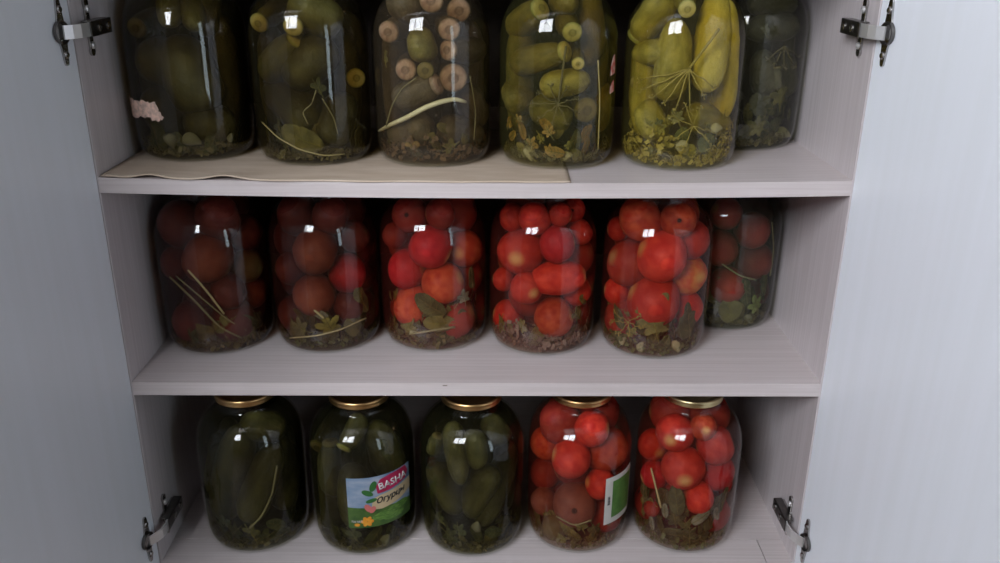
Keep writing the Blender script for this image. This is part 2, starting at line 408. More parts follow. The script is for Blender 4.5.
def make_jar(r, i):
    x, y = POS[r][i]; z = (Z1, Z2, Z3)[r] + sag(x, (Z1, Z2, Z3)[r])
    if r == 0 and i < 4: z += .0020
    j = Jar(); j.x, j.y, j.z, j.r, j.i = x, y, z, r, i; j.items = []
    green = r == 0 or (r == 2 and i < 3)
    j.root = thing('pickle_jar', JL[r][i], 'jar', (x, y, z), 'three litre jars of preserves in the cabinet')
    g = link('glass', ME_GLASS, parent=j.root); l = link('lid', ME_LID, parent=j.root)
    g.rotation_euler.z = random.uniform(0, 6)
    if (r, i) == (2, 4):
        l.material_slots[0].link = 'OBJECT'; l.material_slots[0].material = M_gold2
    j.where = 'the %s %s jar' % (ORD[i], ('top-shelf', 'middle-shelf', 'bottom-shelf')[r])
    j.used = {}
    JARS[(r, i)] = j
    return j
for r in range(3):
    for i in range(len(POS[r])): make_jar(r, i)
def brine(j, m, words):
    o = link('brine', ME_BRINE); o.location = (j.x, j.y, j.z)
    o.material_slots[0].link = 'OBJECT'; o.material_slots[0].material = m
    tag(o, '%s brine filling %s' % (words, j.where), 'brine', kind='stuff')
for i, (m, wd) in enumerate([(B_olive, 'dark olive'), (B_olive, 'dark olive'), (B_brown, 'brownish'), (B_green, 'olive yellow'), (B_yellow, 'bright yellow'), (B_grey, 'murky grey-green')]): brine(JARS[0, i], m, wd)
for i in range(6): brine(JARS[1, i], B_rdark if i < 2 else B_red if i < 5 else B_grey, 'pinkish' if i < 5 else 'murky')
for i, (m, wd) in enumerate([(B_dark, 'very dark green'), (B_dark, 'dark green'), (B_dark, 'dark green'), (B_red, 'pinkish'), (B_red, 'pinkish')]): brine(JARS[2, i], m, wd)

def rin(z): return prof_r(z) - WALL - .0012
def locate(j, px, py, r, back=0.0):
    """first point on the pixel's ray where a ball of radius r fits inside the jar; returns the point in jar space"""
    d = ray(px, py); best = None; bv = 1e9
    t = .8
    while t < 1.7:
        p = CAM + d*t; q = Vector((p.x-j.x, p.y-j.y, p.z-j.z))
        hd = math.hypot(q.x, q.y)
        vio = max(0, hd + r - rin(q.z)) + max(0, .0075 + r*.9 - q.z) + max(0, q.z - .2)
        if vio < bv - 1e-7: bv = vio; best = q.copy()
        if vio <= 0: break
        t += .001
    best += Vector((d.x, d.y, 0))*back
    return best
def pxsize(j, pr): return pr*(Vector((j.x, j.y-.04, j.z+.1))-CAM).length/F

# -------- positions in words, kept unique inside each jar
def place_words(j, q):
    u = q.x/.07; v = q.z
    hz = 'far left' if u < -.62 else 'left' if u < -.22 else 'centre' if u < .22 else 'right' if u < .62 else 'far right'
    vz = 'at the bottom' if v < .038 else 'low' if v < .075 else 'at mid height' if v < .115 else 'high' if v < .15 else 'near the neck'
    return vz + ' ' + hz
def settle_label(j, stem, q, extra=''):
    """stem kind words + place; the label is written at the end so that twins can be told apart"""
    return (j, stem, q)
PENDING = []
def pend(o, j, stem, q, cat):
    o['category'] = cat; PENDING.append((o, j, stem, q.copy(), cat))

# -------- tomatoes
def tomato_mesh(seed, plum=0):
    rnd = random.Random(seed); bm = bmesh.new()
    bmesh.ops.create_uvsphere(bm, u_segments=28, v_segments=20, radius=1)
    ribs = rnd.choice((4, 5, 6)); ph = rnd.uniform(0, 6); off = Vector((rnd.uniform(-9, 9), rnd.uniform(-9, 9), rnd.uniform(-9, 9)))
    for v in bm.verts:
        c = v.co; a = math.atan2(c.y, c.x); s = math.hypot(c.x, c.y)
        k = 1 + .018*math.cos(ribs*a+ph)*s*abs(c.z) + .05*noise.noise(c*1.1+off) + .012*noise.noise(c*4+off)
        dim = -.11*math.exp(-(s/.22)**2) if c.z < 0 else -.02*math.exp(-(s/.12)**2)
        c *= k + dim
        if plum: c.z *= 1.38; c.x *= .86; c.y *= .86
        else: c.z *= .93
    me = bpy.data.meshes.new('tomato'); bm.to_mesh(me); bm.free(); me.polygons.foreach_set('use_smooth', [True]*len(me.polygons)); me.materials.append(None)
    return me
TOM = [tomato_mesh(s) for s in range(5)]; PLUM = tomato_mesh(11, 1)
def tomato_mat(name, c, c2, spot=(.62, .33, .12)):
    m = mat(name, c, .5, c2=c2, scale=(2.4, 2.4, 2.4), detail=7, rand=.2, bump=.25, bscale=9, spec=.12)
    nt = m.node_tree; N = nt.nodes; L = nt.links; b = N['Principled BSDF']
    src = b.inputs['Base Color'].links[0].from_socket
    tc = N.new('ShaderNodeTexCoord'); sx = N.new('ShaderNodeSeparateXYZ'); L.new(tc.outputs['Object'], sx.inputs[0])
    ln = N.new('ShaderNodeCombineXYZ'); L.new(sx.outputs[0], ln.inputs[0]); L.new(sx.outputs[1], ln.inputs[1])
    vl = N.new('ShaderNodeVectorMath'); vl.operation = 'LENGTH'; L.new(ln.outputs[0], vl.inputs[0])
    # pale blossom-end patch on the +z pole, dark stem scar on the -z pole
    mr = N.new('ShaderNodeMapRange'); mr.inputs[1].default_value = .10; mr.inputs[2].default_value = .42; mr.inputs[3].default_value = .85; mr.inputs[4].default_value = 0
    L.new(vl.outputs['Value'], mr.inputs[0])
    gt = N.new('ShaderNodeMath'); gt.operation = 'GREATER_THAN'; gt.inputs[1].default_value = 0; L.new(sx.outputs[2], gt.inputs[0])
    mu = N.new('ShaderNodeMath'); mu.operation = 'MULTIPLY'; L.new(mr.outputs[0], mu.inputs[0]); L.new(gt.outputs[0], mu.inputs[1])
    mx = N.new('ShaderNodeMix'); mx.data_type = 'RGBA'; L.new(mu.outputs[0], mx.inputs[0]); L.new(src, mx.inputs[6]); mx.inputs[7].default_value = (*spot, 1)
    m2 = N.new('ShaderNodeMapRange'); m2.inputs[1].default_value = .09; m2.inputs[2].default_value = .16; m2.inputs[3].default_value = 1; m2.inputs[4].default_value = 0
    L.new(vl.outputs['Value'], m2.inputs[0])
    lt = N.new('ShaderNodeMath'); lt.operation = 'LESS_THAN'; lt.inputs[1].default_value = 0; L.new(sx.outputs[2], lt.inputs[0])
    mv = N.new('ShaderNodeMath'); mv.operation = 'MULTIPLY'; L.new(m2.outputs[0], mv.inputs[0]); L.new(lt.outputs[0], mv.inputs[1])
    my = N.new('ShaderNodeMix'); my.data_type = 'RGBA'; L.new(mv.outputs[0], my.inputs[0]); L.new(mx.outputs[2], my.inputs[6]); my.inputs[7].default_value = (.03, .012, .008, 1)
    L.new(my.outputs[2], b.inputs['Base Color'])
    return m
TM = {'red': tomato_mat('red_tomato_skin', (.40, .014, .011), (.56, .045, .024)),
      'crimson': tomato_mat('crimson_tomato_skin', (.34, .006, .012), (.46, .018, .02)),
      'orange-red': tomato_mat('orange_red_tomato_skin', (.34, .025, .012), (.48, .075, .028)),
      'orange': tomato_mat('orange_tomato_skin', (.50, .045, .02), (.58, .22, .06), (.7, .45, .15)),
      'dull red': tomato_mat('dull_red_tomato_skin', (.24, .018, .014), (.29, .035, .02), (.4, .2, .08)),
      'shaded red': tomato_mat('shaded_red_tomato_skin', (.085, .012, .009), (.12, .022, .013), (.14, .06, .03)),  # red skin with the shade of the left jars put into its colour
      'shaded orange': tomato_mat('shaded_orange_tomato_skin', (.15, .028, .012), (.20, .045, .018), (.2, .1, .04)),  # orange skin darkened for the shade at the left of the shelf
      'brown': tomato_mat('brown_tomato_skin', (.13, .035, .022), (.17, .05, .03), (.3, .18, .1)),
      'olive': tomato_mat('olive_tomato_skin', (.075, .05, .015), (.10, .065, .02), (.3, .25, .1))}
def fit_balls(j, balls, it=80):
    """balls: dict(q, t(target), r). push overlapping balls apart, keep them in the jar"""
    for k in range(it):
        for a in range(len(balls)):
            for b in range(a+1, len(balls)):
                A, B = balls[a], balls[b]; d = B['q']-A['q']; l = d.length or 1e-6; ov = (A['r']+B['r'])*.92 - l
                if ov > 0:
                    n = d/l; wa, wb = A['w'], B['w']; s = wa+wb
                    A['q'] -= n*ov*(wa/s)*.6; B['q'] += n*ov*(wb/s)*.6
        for A in balls:
            if k < it-25 and A['t'] is not None:
                lat = A['t']-A['q']; vd = A['d']; lat -= vd*lat.dot(vd); A['q'] += lat*.25
            q = A['q']; q.z = max(.0075+A['r']*.95, min(q.z, .205-A['r']*.6))
            lim = rin(q.z)-A['r']*.985; hd = math.hypot(q.x, q.y)
            if hd > lim: f_ = max(lim, .001)/hd; q.x *= f_; q.y *= f_
def tomatoes(j, lst, back=0):
    balls = []
    for e in lst:
        px, py, pr, c = e[:4]; o = e[4] if len(e) > 4 else {}
        r = pxsize(j, pr)*1.13; q = locate(j, px, py, r, o.get('back', 0))
        d = ray(px, py)
        balls.append(dict(q=q, t=q.copy(), r=r*(.93 if o.get('plum') else 1), d=d, w=1.0, c=c, o=o))
    n0 = len(balls)
    for k in range(back):
        lv, sl = divmod(k, 3); ang = PI*(.04, .5, .96)[sl] + random.uniform(-.1, .1) + (.2 if lv % 2 else 0)*(1 - sl); rr = random.uniform(.031, .034)
        q = Vector((.038*math.cos(ang), .038*math.sin(ang), (.055 if j.r == 1 and j.i in (0, 3) else .082)+.043*lv))
        balls.append(dict(q=q, t=None, r=rr, d=Vector((0, 1, 0)), w=3.0, c='shaded red' if j.i in (0, 1, 5) and j.r == 1 else 'dull red', o={}, f=1))
    fit_balls(j, balls)
    for k, b in enumerate(balls):
        plum = b['o'].get('plum')
        me = PLUM if plum else random.choice(TOM)
        ob = bpy.data.objects.new('tomato', me); col.objects.link(ob)
        ob.material_slots[0].link = 'OBJECT'; ob.material_slots[0].material = TM[b['c']]
        s = b['r']/(1.0 if not plum else .95); ob.scale = (s*random.uniform(.97, 1.03), s*random.uniform(.97, 1.03), s)
        ob.location = Vector((j.x, j.y, j.z)) + b['q']
        spot = b['o'].get('spot')
        if plum: ax = Vector((1, 0, .12))
        elif spot == 'hole': ax = Vector((.12, .95, -.25))
        elif spot: ax = Vector((spot[0], -1, spot[1]))
        else: ax = Vector((random.choice((-1, 1)), random.uniform(-.35, .1), random.uniform(-.6, .6)))
        ob.rotation_euler = ax.to_track_quat('Z', 'Y').to_euler()
        if b.get('f'):
            tag(ob, 'round tomato packed behind the front ones in ' + j.where, 'tomato', 'hidden tomatoes at the back of ' + j.where)
        else:
            ob['group'] = 'tomatoes in ' + j.where
            pend(ob, j, b['o'].get('d', ('%s plum tomato' if plum else '%s tomato') % b['c']), b['q'], 'tomato')

T1 = {0: [(176, 229, 21, 'shaded red'), (218, 223, 20, 'shaded red'), (211, 261, 22, 'shaded orange'), (169, 264, 15, 'shaded red'), (253, 263, 15, 'olive'), (222, 292, 16, 'shaded red'),
          (190, 315, 19, 'shaded red'), (255, 298, 16, 'shaded orange'), (254, 229, 16, 'shaded red'), (197, 203, 13, 'brown')],
      1: [(293, 220, 19, 'shaded red'), (311, 248, 21, 'shaded orange'), (335, 217, 17, 'shaded red'), (365, 231, 14, 'shaded red'), (347, 267, 18, 'crimson'), (283, 259, 15, 'shaded red'),
          (312, 291, 20, 'shaded orange'), (289, 307, 17, 'shaded red'), (346, 302, 14, 'shaded red'), (370, 268, 13, 'shaded red')],
      2: [(432, 240, 20, 'crimson'), (406, 264, 18, 'crimson'), (447, 275, 20, 'orange-red'), (409, 297, 19, 'orange-red'), (403, 217, 16, 'dull red', {'spot': 'hole'}), (466, 243, 17, 'orange-red', {'spot': (-.35, 0)}),
          (440, 209, 14, 'dull red'), (392, 236, 12, 'dull red')],
      3: [(537, 219, 15, 'red'), (519, 252, 21, 'red', {'spot': (-.28, -.05), 'd': 'large red tomato with a pale spot'}), (561, 247, 17, 'crimson'), (560, 277, 19, 'red', {'plum': 1}), (501, 220, 13, 'red'),
          (586, 217, 11, 'red', {'spot': 'hole'}), (564, 217, 11, 'red'), (584, 241, 12, 'red'), (527, 291, 15, 'red', {'spot': (.5, -.05), 'd': 'red tomato with an orange end'}), (507, 308, 16, 'red'),
          (551, 311, 19, 'orange-red'), (580, 290, 15, 'red'), (500, 278, 11, 'red')],
      4: [(658, 247, 23, 'red'), (619, 258, 18, 'red'), (629, 223, 20, 'orange-red'), (652, 284, 25, 'red'), (691, 262, 19, 'orange', {'spot': (.6, .2)}), (697, 227, 18, 'red'), (668, 211, 16, 'orange-red', {'spot': 'hole', 'd': 'tomato with a dark stem hole'}),
          (691, 297, 17, 'red'), (613, 291, 13, 'red'), (608, 232, 11, 'red')],
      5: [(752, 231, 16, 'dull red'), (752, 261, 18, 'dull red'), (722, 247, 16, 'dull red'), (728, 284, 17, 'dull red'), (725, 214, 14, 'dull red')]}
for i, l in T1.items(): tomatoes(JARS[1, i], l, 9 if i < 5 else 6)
tomatoes(JARS[2, 3], [(546, 442, 16, 'orange-red'), (580, 437, 16, 'red'), (607, 448, 20, 'orange-red'), (572, 467, 18, 'red'), (541, 474, 15, 'dull red'), (601, 477, 14, 'red'),
                      (572, 503, 20, 'brown', {'spot': 'hole', 'd': 'brown soft tomato with a dark dimple'}), (545, 505, 13, 'brown'), (552, 531, 13, 'olive')], 9)
tomatoes(JARS[2, 4], [(670, 434, 16, 'red', {'spot': (-.5, 0)}), (701, 431, 11, 'orange-red', {'spot': (0, .2), 'd': 'small tomato with a pale end'}), (648, 446, 14, 'red', {'spot': (.3, -.1)}), (723, 444, 17, 'red'), (684, 465, 19, 'red', {'spot': (-.1, -.15)}),
                      (662, 472, 13, 'crimson'), (714, 475, 17, 'crimson'), (700, 497, 14, 'red'), (731, 480, 10, 'crimson'), (652, 508, 8, 'dull red')], 9)

# -------- gherkins
def gherkin_mesh(seed, bend, ratio=3.2, cut=False):
    """unit radius, length 2*ratio along z, centre at origin"""
    rnd = random.Random(seed); bm = bmesh.new(); n = 22; m_ = 34; rings = []; off = Vector((rnd.uniform(-9, 9), rnd.uniform(-9, 9), 0))
    bumps = [(rnd.uniform(0, 2*PI), rnd.uniform(-ratio*.8, ratio*.8)) for _ in range(int(26*ratio))]
    for i in range(m_+1):
        t = -1 + 2*i/m_; s = math.sin(t*PI/2); z = s*ratio
        e = (1-abs(s)**3.2)**.5 if abs(s) < 1 else 0
        R = max(.0, e)*(1-.10*s)
        if R < .02: rings.append([bm.verts.new((bend*(s*s-.4), 0, z))]); continue
        ring = []
        for k in range(n):
            a = 2*PI*k/n
            c = Vector((math.cos(a), math.sin(a), z))
            rr = R*(1+.035*math.cos(3*a+seed)+.05*noise.noise(c*1.3+off))
            for (ba, bz) in bumps:
                if abs(bz-z) < .2:
                    da = (a-ba+PI) % (2*PI)-PI
                    if abs(da) < .3: rr += .045*math.exp(-((bz-z)**2+da*da)/.012)
            ring.append(bm.verts.new((rr*c.x+bend*(s*s-.4), rr*c.y, z)))
        rings.append(ring)
    for A_, B_ in zip(rings[:-1], rings[1:]):
        for k in range(n):
            q = (k+1) % n
            if len(A_) == 1 and len(B_) == 1: continue
            if len(A_) == 1: bm.faces.new((A_[0], B_[q], B_[k]))
            elif len(B_) == 1: bm.faces.new((A_[k], A_[q], B_[0]))
            else: bm.faces.new((A_[k], A_[q], B_[q], B_[k]))
    bmesh.ops.recalc_face_normals(bm, faces=bm.faces)
    me = bpy.data.meshes.new('gherkin'); bm.to_mesh(me); bm.free(); me.polygons.foreach_set('use_smooth', [True]*len(me.polygons)); me.materials.append(None)
    return me
GH = {rt_: [gherkin_mesh(s+int(rt_*10), b_, rt_) for s, b_ in ((1, .0), (2, .35), (3, -.25))] for rt_ in (1.6, 2.3, 3.2, 4.4)}
def gherkin_mat(name, c, c2, tip=None):
    m = mat(name, c, .5, c2=c2, scale=(1.8, 1.8, .8), detail=6, rand=.2, spec=.16, bump=.6, bscale=5)
    if tip:
        nt = m.node_tree; N = nt.nodes; L = nt.links; b = N['Principled BSDF']; src = b.inputs['Base Color'].links[0].from_socket
        # speckles
        tc = N.new('ShaderNodeTexCoord'); vo = N.new('ShaderNodeTexVoronoi'); vo.inputs['Scale'].default_value = 4.5; L.new(tc.outputs['Object'], vo.inputs['Vector'])
        mr = N.new('ShaderNodeMapRange'); mr.inputs[1].default_value = .08; mr.inputs[2].default_value = .16; mr.inputs[3].default_value = .7; mr.inputs[4].default_value = 0; L.new(vo.outputs['Distance'], mr.inputs[0])
        mx = N.new('ShaderNodeMix'); mx.data_type = 'RGBA'; L.new(mr.outputs[0], mx.inputs[0]); L.new(src, mx.inputs[6]); mx.inputs[7].default_value = (*tip, 1); L.new(mx.outputs[2], b.inputs['Base Color'])
    return m
GM = {'dark olive': gherkin_mat('dark_olive_gherkin_skin', (.050, .044, .014), (.085, .072, .022)),
      'olive': gherkin_mat('olive_gherkin_skin', (.075, .068, .016), (.13, .115, .03)),
      'brownish': gherkin_mat('brownish_gherkin_skin', (.080, .062, .032), (.13, .10, .055), (.05, .035, .02)),
      'green': gherkin_mat('green_gherkin_skin', (.095, .078, .018), (.17, .138, .032), (.24, .19, .06)),
      'yellow': gherkin_mat('yellow_gherkin_skin', (.33, .275, .05), (.46, .375, .09), (.25, .19, .04)),
      'yellow-green': gherkin_mat('yellow_green_gherkin_skin', (.155, .13, .022), (.28, .23, .045), (.36, .27, .07)),
      'grey-green': gherkin_mat('grey_green_gherkin_skin', (.07, .066, .038), (.11, .10, .058)),
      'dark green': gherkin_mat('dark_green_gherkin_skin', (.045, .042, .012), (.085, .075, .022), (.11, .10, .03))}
def endmat(name, c, c2):
    m = mat(name, c, .5, c2=c2, scale=(2.2, 2.2, 2.2), detail=5, spec=.1); nt = m.node_tree; N = nt.nodes; L = nt.links; b = N['Principled BSDF']
    src = b.inputs['Base Color'].links[0].from_socket; tc = N.new('ShaderNodeTexCoord'); mp = N.new('ShaderNodeMapping'); mp.inputs['Scale'].default_value = (1, 1, 0); L.new(tc.outputs['Object'], mp.inputs[0])
    ln = N.new('ShaderNodeVectorMath'); ln.operation = 'LENGTH'; L.new(mp.outputs[0], ln.inputs[0])
    cr = N.new('ShaderNodeValToRGB'); e = cr.color_ramp.elements; e[0].position = 0; e[0].color = (.6, .6, .6, 1); e[1].position = .92; e[1].color = (.55, .6, .5, 1)
    for p_, v_ in ((.16, .75), (.28, .5), (.42, .95), (.7, 1.0)): q_ = e.new(p_); q_.color = (v_, v_*.97, v_*.92, 1)
    L.new(ln.outputs['Value'], cr.inputs[0]); mx = N.new('ShaderNodeMix'); mx.data_type = 'RGBA'; mx.blend_type = 'MULTIPLY'; mx.inputs[0].default_value = 1
    L.new(src, mx.inputs[6]); L.new(cr.outputs[0], mx.inputs[7]); L.new(mx.outputs[2], b.inputs['Base Color']); return m
EM = {'yellow': endmat('pale_yellow_flesh', (.42, .36, .12), (.54, .46, .18)), 'pink': endmat('pinkish_flesh', (.34, .21, .16), (.56, .40, .31)),
      'olive': endmat('pale_olive_flesh', (.15, .12, .045), (.22, .18, .07)), 'green': endmat('pale_green_flesh', (.30, .27, .08), (.42, .38, .13))}
bm = bmesh.new(); add_lathe(bm, [(0, .16), (.12, .155), (.3, .14), (.5, .115), (.7, .07), (.84, .02), (.90, -.04), (.91, -.2), (0, -.2)], 32)
bmesh.ops.recalc_face_normals(bm, faces=bm.faces); ME_END = bpy.data.meshes.new('cut_end'); bm.to_mesh(ME_END); bm.free(); ME_END.polygons.foreach_set('use_smooth', [True]*len(ME_END.polygons)); ME_END.materials.append(None)
def gherkin(j, A, B, r, c, end=None, d=None, filler=False, endr=1.0):
    """A,B tips in jar space; optional pale cut end at A"""
    ax = B-A; L_ = ax.length; ratio = L_/(2*r)
    key = min(GH, key=lambda k: abs(k-ratio)); me = random.choice(GH[key]); u = ax/L_
    bow = {0: 0, 1: .35, 2: .25}[GH[key].index(me)]*r
    for _ in range(12):                                  # keep the whole gherkin behind the glass
        worst = 0; push = None
        for t_ in (.12, .3, .5, .7, .88):
            p = A + ax*t_; hd = math.hypot(p.x, p.y); edge = min(1, 2.6*min(t_, 1-t_)*L_/(2*r))
            v = hd + r*(.55+.45*edge) + bow*(.4 if .25 < t_ < .75 else .6) - rin(min(max(p.z, .02), .20)) - .0006
            if v > worst: worst = v; push = Vector((p.x, p.y, 0))/max(hd, 1e-6)
        if push is None: break
        A = A - push*worst; B = B - push*worst
    ax = B-A
    o = bpy.data.objects.new('gherkin', me); col.objects.link(o); o.material_slots[0].link = 'OBJECT'; o.material_slots[0].material = GM[c]
    o.scale = (r, r, L_/(2*key)); o.location = Vector((j.x, j.y, j.z)) + (A+B)/2
    # bend axis (local x) laid along the view so that the outline stays straight-ish
    z = (-ax).normalized(); o.rotation_euler = z.to_track_quat('Z', 'Y').to_euler()
    if end:
        e = bpy.data.objects.new('cut_end', ME_END); col.objects.link(e); e.parent = o
        e.material_slots[0].link = 'OBJECT'; e.material_slots[0].material = EM[end]
        # sits at the blunt tip: local z = +key
        me_b = {0: 0}; 
        zz = key*.955
        e.location = (0, 0, zz); e.scale = (endr*.80, endr*.80, 1.0*(2*key*r)/L_)
        bx_ = {id(GH[key][0]): 0, id(GH[key][1]): .35, id(GH[key][2]): -.25}[id(me)]
        e.location = (bx_*(.955**2-.4), 0, zz)
        e['label'] = 'pale %s cut tip' % {'yellow': 'yellow', 'pink': 'pinkish', 'olive': 'olive', 'green': 'yellow-green'}[end]
    if filler:
        tag(o, 'gherkin packed behind the front ones in ' + j.where, 'gherkin', 'hidden gherkins at the back of ' + j.where)
    else:
        o['group'] = 'gherkins in ' + j.where
        pend(o, j, d or '%s gherkin' % c, (A+B)/2 if not end else A*.8+B*.2, 'gherkin')
    return o
def g_side(j, x0, y0, x1, y1, pr, c, end=None, back=0, back2=None, d=None):
    r = pxsize(j, pr)*1.14; A = locate(j, x0, y0, r, back); B = locate(j, x1, y1, r, back if back2 is None else back2)
    ax = (B-A).normalized(); m_ = (A+B)/2
    # never let the middle of a wide chord poke out or the tips leave the jar: tips are moved out by most of a radius
    A2 = A-ax*r*.6; B2 = B+ax*r*.6
    return gherkin(j, A2, B2, r, c, end, d)
def g_end(j, px, py, pr, c, end, dx=0, dz=0.0, L_=.07, d=None, endr=1.15, back=0):
    """a gherkin pointing at the viewer, its pale tip pressed to the glass"""
    r = pxsize(j, pr)*1.25; q = locate(j, px, py, r, back)
    dirv = Vector((dx, 1, dz)).normalized()
    A = q - dirv*r*.65; A = q - dirv*r*.5
    return gherkin(j, A, q+dirv*L_, r, c, end, d, endr=endr)
def g_fill(j, c, n=7):
    n += 2
    for k in range(n):
        ang = PI*(-.02+1.04*k/(n-1)); rr = .048
        r = random.uniform(.015, .019); x, y = rr*math.cos(ang), rr*math.sin(ang)
        z0 = .032; gherkin(j, Vector((x, y, z0)), Vector((x*.95, y*.95, z0+random.uniform(.12, .145))), r, c, filler=True)

J = JARS[0, 0]
g_side(J, 168, -14, 170, 20, 10, 'olive', d='upright olive gherkin'); g_side(J, 193, -16, 193, 24, 10, 'olive', d='upright olive gherkin'); g_side(J, 226, -10, 222, 26, 13, 'olive', d='stout upright olive gherkin')
g_end(J, 137, 27, 9, 'dark olive', 'olive', .2, .1); g_side(J, 135, 60, 162, 66, 20, 'dark olive', back=.003)
g_side(J, 180, 52, 200, 100, 22, 'dark olive', back=.004); g_side(J, 232, 60, 230, 110, 18, 'dark olive'); g_side(J, 140, 100, 160, 128, 17, 'dark olive'); g_side(J, 196, 122, 222, 126, 17, 'dark olive', back=.004)
g_fill(J, 'dark olive')
J = JARS[0, 1]
g_end(J, 258, 21, 9, 'olive', 'yellow', .3, .3); g_side(J, 280, 44, 258, 74, 14, 'olive', 'yellow'); g_end(J, 353, 78, 9, 'olive', 'yellow', -.4, -.1)
g_side(J, 296, 76, 322, 50, 19, 'dark olive', back=.006); g_side(J, 300, 6, 330, 22, 17, 'olive'); g_side(J, 272, 92, 300, 120, 20, 'dark olive'); g_side(J, 352, 20, 358, 52, 12, 'olive')
g_side(J, 342, 104, 330, 134, 17, 'dark olive'); g_end(J, 292, 25, 9, 'olive', 'yellow', .1, .3)
g_fill(J, 'dark olive')
J = JARS[0, 2]
g_end(J, 392, 31, 10, 'brownish', 'pink', .3, .1); g_end(J, 405, 69, 10, 'brownish', 'pink', .2); g_end(J, 465, 9, 11, 'brownish', 'pink', -.2, .1); g_end(J, 449, 29, 10, 'brownish', 'pink', -.1)
g_side(J, 453, 50, 478, 50, 12, 'brownish', 'pink'); g_end(J, 453, 77, 13, 'brownish', 'pink', -.1); g_end(J, 427, 70, 8, 'brownish', 'olive', 0, 0, d='speckled yellowish gherkin'); g_side(J, 419, 36, 424, 54, 12, 'green', d='speckled upright gherkin')
g_end(J, 434, 0, 11, 'brownish', 'pink', .1); g_side(J, 431, 86, 402, 98, 13, 'brownish', 'pink', d='sideways gherkin'); g_side(J, 398, 4, 410, 8, 13, 'brownish', back=.004)
g_side(J, 470, 92, 480, 118, 13, 'brownish'); g_side(J, 400, 134, 424, 128, 15, 'brownish', back=.006); g_side(J, 448, 130, 470, 134, 15, 'brownish', back=.006)
g_fill(J, 'brownish')
J = JARS[0, 3]
g_side(J, 532, 12, 512, 26, 13, 'green', 'green'); g_end(J, 570, 31, 9, 'green', 'green', 0, .2); g_side(J, 558, 53, 516, 64, 12, 'green', 'yellow', d='sideways bumpy green gherkin'); g_end(J, 578, 63, 6, 'green', 'yellow', 0, .2, d='small gherkin')
g_side(J, 594, -8, 598, 58, 13, 'green', d='long upright green gherkin'); g_side(J, 582, 80, 548, 86, 12, 'yellow-green', d='sideways yellow gherkin'); g_end(J, 586, 109, 12, 'green', 'olive', -.3, 0); g_side(J, 514, 90, 520, 102, 14, 'green')
g_side(J, 562, -6, 566, 4, 12, 'green', back=.004); g_side(J, 608, 86, 604, 126, 10, 'green'); g_side(J, 540, 108, 562, 120, 15, 'olive', back=.010)
g_fill(J, 'olive')
J = JARS[0, 4]
g_side(J, 640, 32, 662, 2, 14, 'yellow-green', 'green'); g_side(J, 637, 54, 664, 52, 11, 'yellow-green'); g_end(J, 630, 80, 8, 'yellow-green', 'olive', .4); g_side(J, 719, 0, 708, 82, 15, 'yellow', d='long bright yellow gherkin')
g_side(J, 739, 8, 733, 112, 11, 'yellow', d='long slender yellow gherkin'); g_side(J, 676, 30, 668, 92, 15, 'yellow-green', back=.006); g_end(J, 688, 8, 8, 'yellow-green', 'yellow', 0, .2); g_side(J, 646, 110, 656, 132, 13, 'yellow-green', back=.006)
g_side(J, 700, 118, 722, 124, 14, 'yellow-green', back=.012)
g_fill(J, 'yellow-green')
J = JARS[0, 5]
g_side(J, 764, 30, 800, 26, 12, 'grey-green'); g_side(J, 765, 2, 796, 4, 12, 'grey-green'); g_side(J, 776, 70, 776, 86, 5, 'grey-green', 'olive', d='small pale gherkin stub'); g_side(J, 796, 60, 796, 90, 11, 'grey-green', back=.004); g_side(J, 762, 58, 764, 88, 11, 'grey-green', back=.004)
g_fill(J, 'grey-green', 4)
J = JARS[2, 0]
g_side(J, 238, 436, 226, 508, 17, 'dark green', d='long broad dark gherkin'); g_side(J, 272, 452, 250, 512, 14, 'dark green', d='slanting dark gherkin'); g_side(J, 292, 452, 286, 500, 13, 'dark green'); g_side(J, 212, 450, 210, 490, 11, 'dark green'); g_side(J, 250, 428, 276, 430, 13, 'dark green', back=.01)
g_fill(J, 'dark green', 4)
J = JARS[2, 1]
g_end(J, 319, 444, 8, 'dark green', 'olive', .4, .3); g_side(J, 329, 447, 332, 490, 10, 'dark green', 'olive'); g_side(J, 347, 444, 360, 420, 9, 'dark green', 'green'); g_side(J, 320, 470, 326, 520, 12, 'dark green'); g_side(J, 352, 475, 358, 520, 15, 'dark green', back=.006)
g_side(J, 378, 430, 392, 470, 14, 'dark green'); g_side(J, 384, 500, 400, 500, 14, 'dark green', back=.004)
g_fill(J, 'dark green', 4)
J = JARS[2, 2]
g_side(J, 461, 478, 453, 428, 10, 'dark green', d='thin upright gherkin'); g_side(J, 478, 462, 474, 436, 10, 'dark green', d='short upright gherkin'); g_side(J, 437, 439, 434, 450, 7, 'dark green', 'olive', d='small gherkin'); g_side(J, 455, 506, 438, 466, 13, 'dark green', d='fat slanting gherkin')
g_side(J, 472, 508, 488, 474, 14, 'dark green', back=.004); g_side(J, 514, 450, 488, 518, 12, 'dark green', d='long slanting gherkin'); g_side(J, 490, 425, 500, 440, 11, 'dark green', back=.008)
g_fill(J, 'dark green', 4)

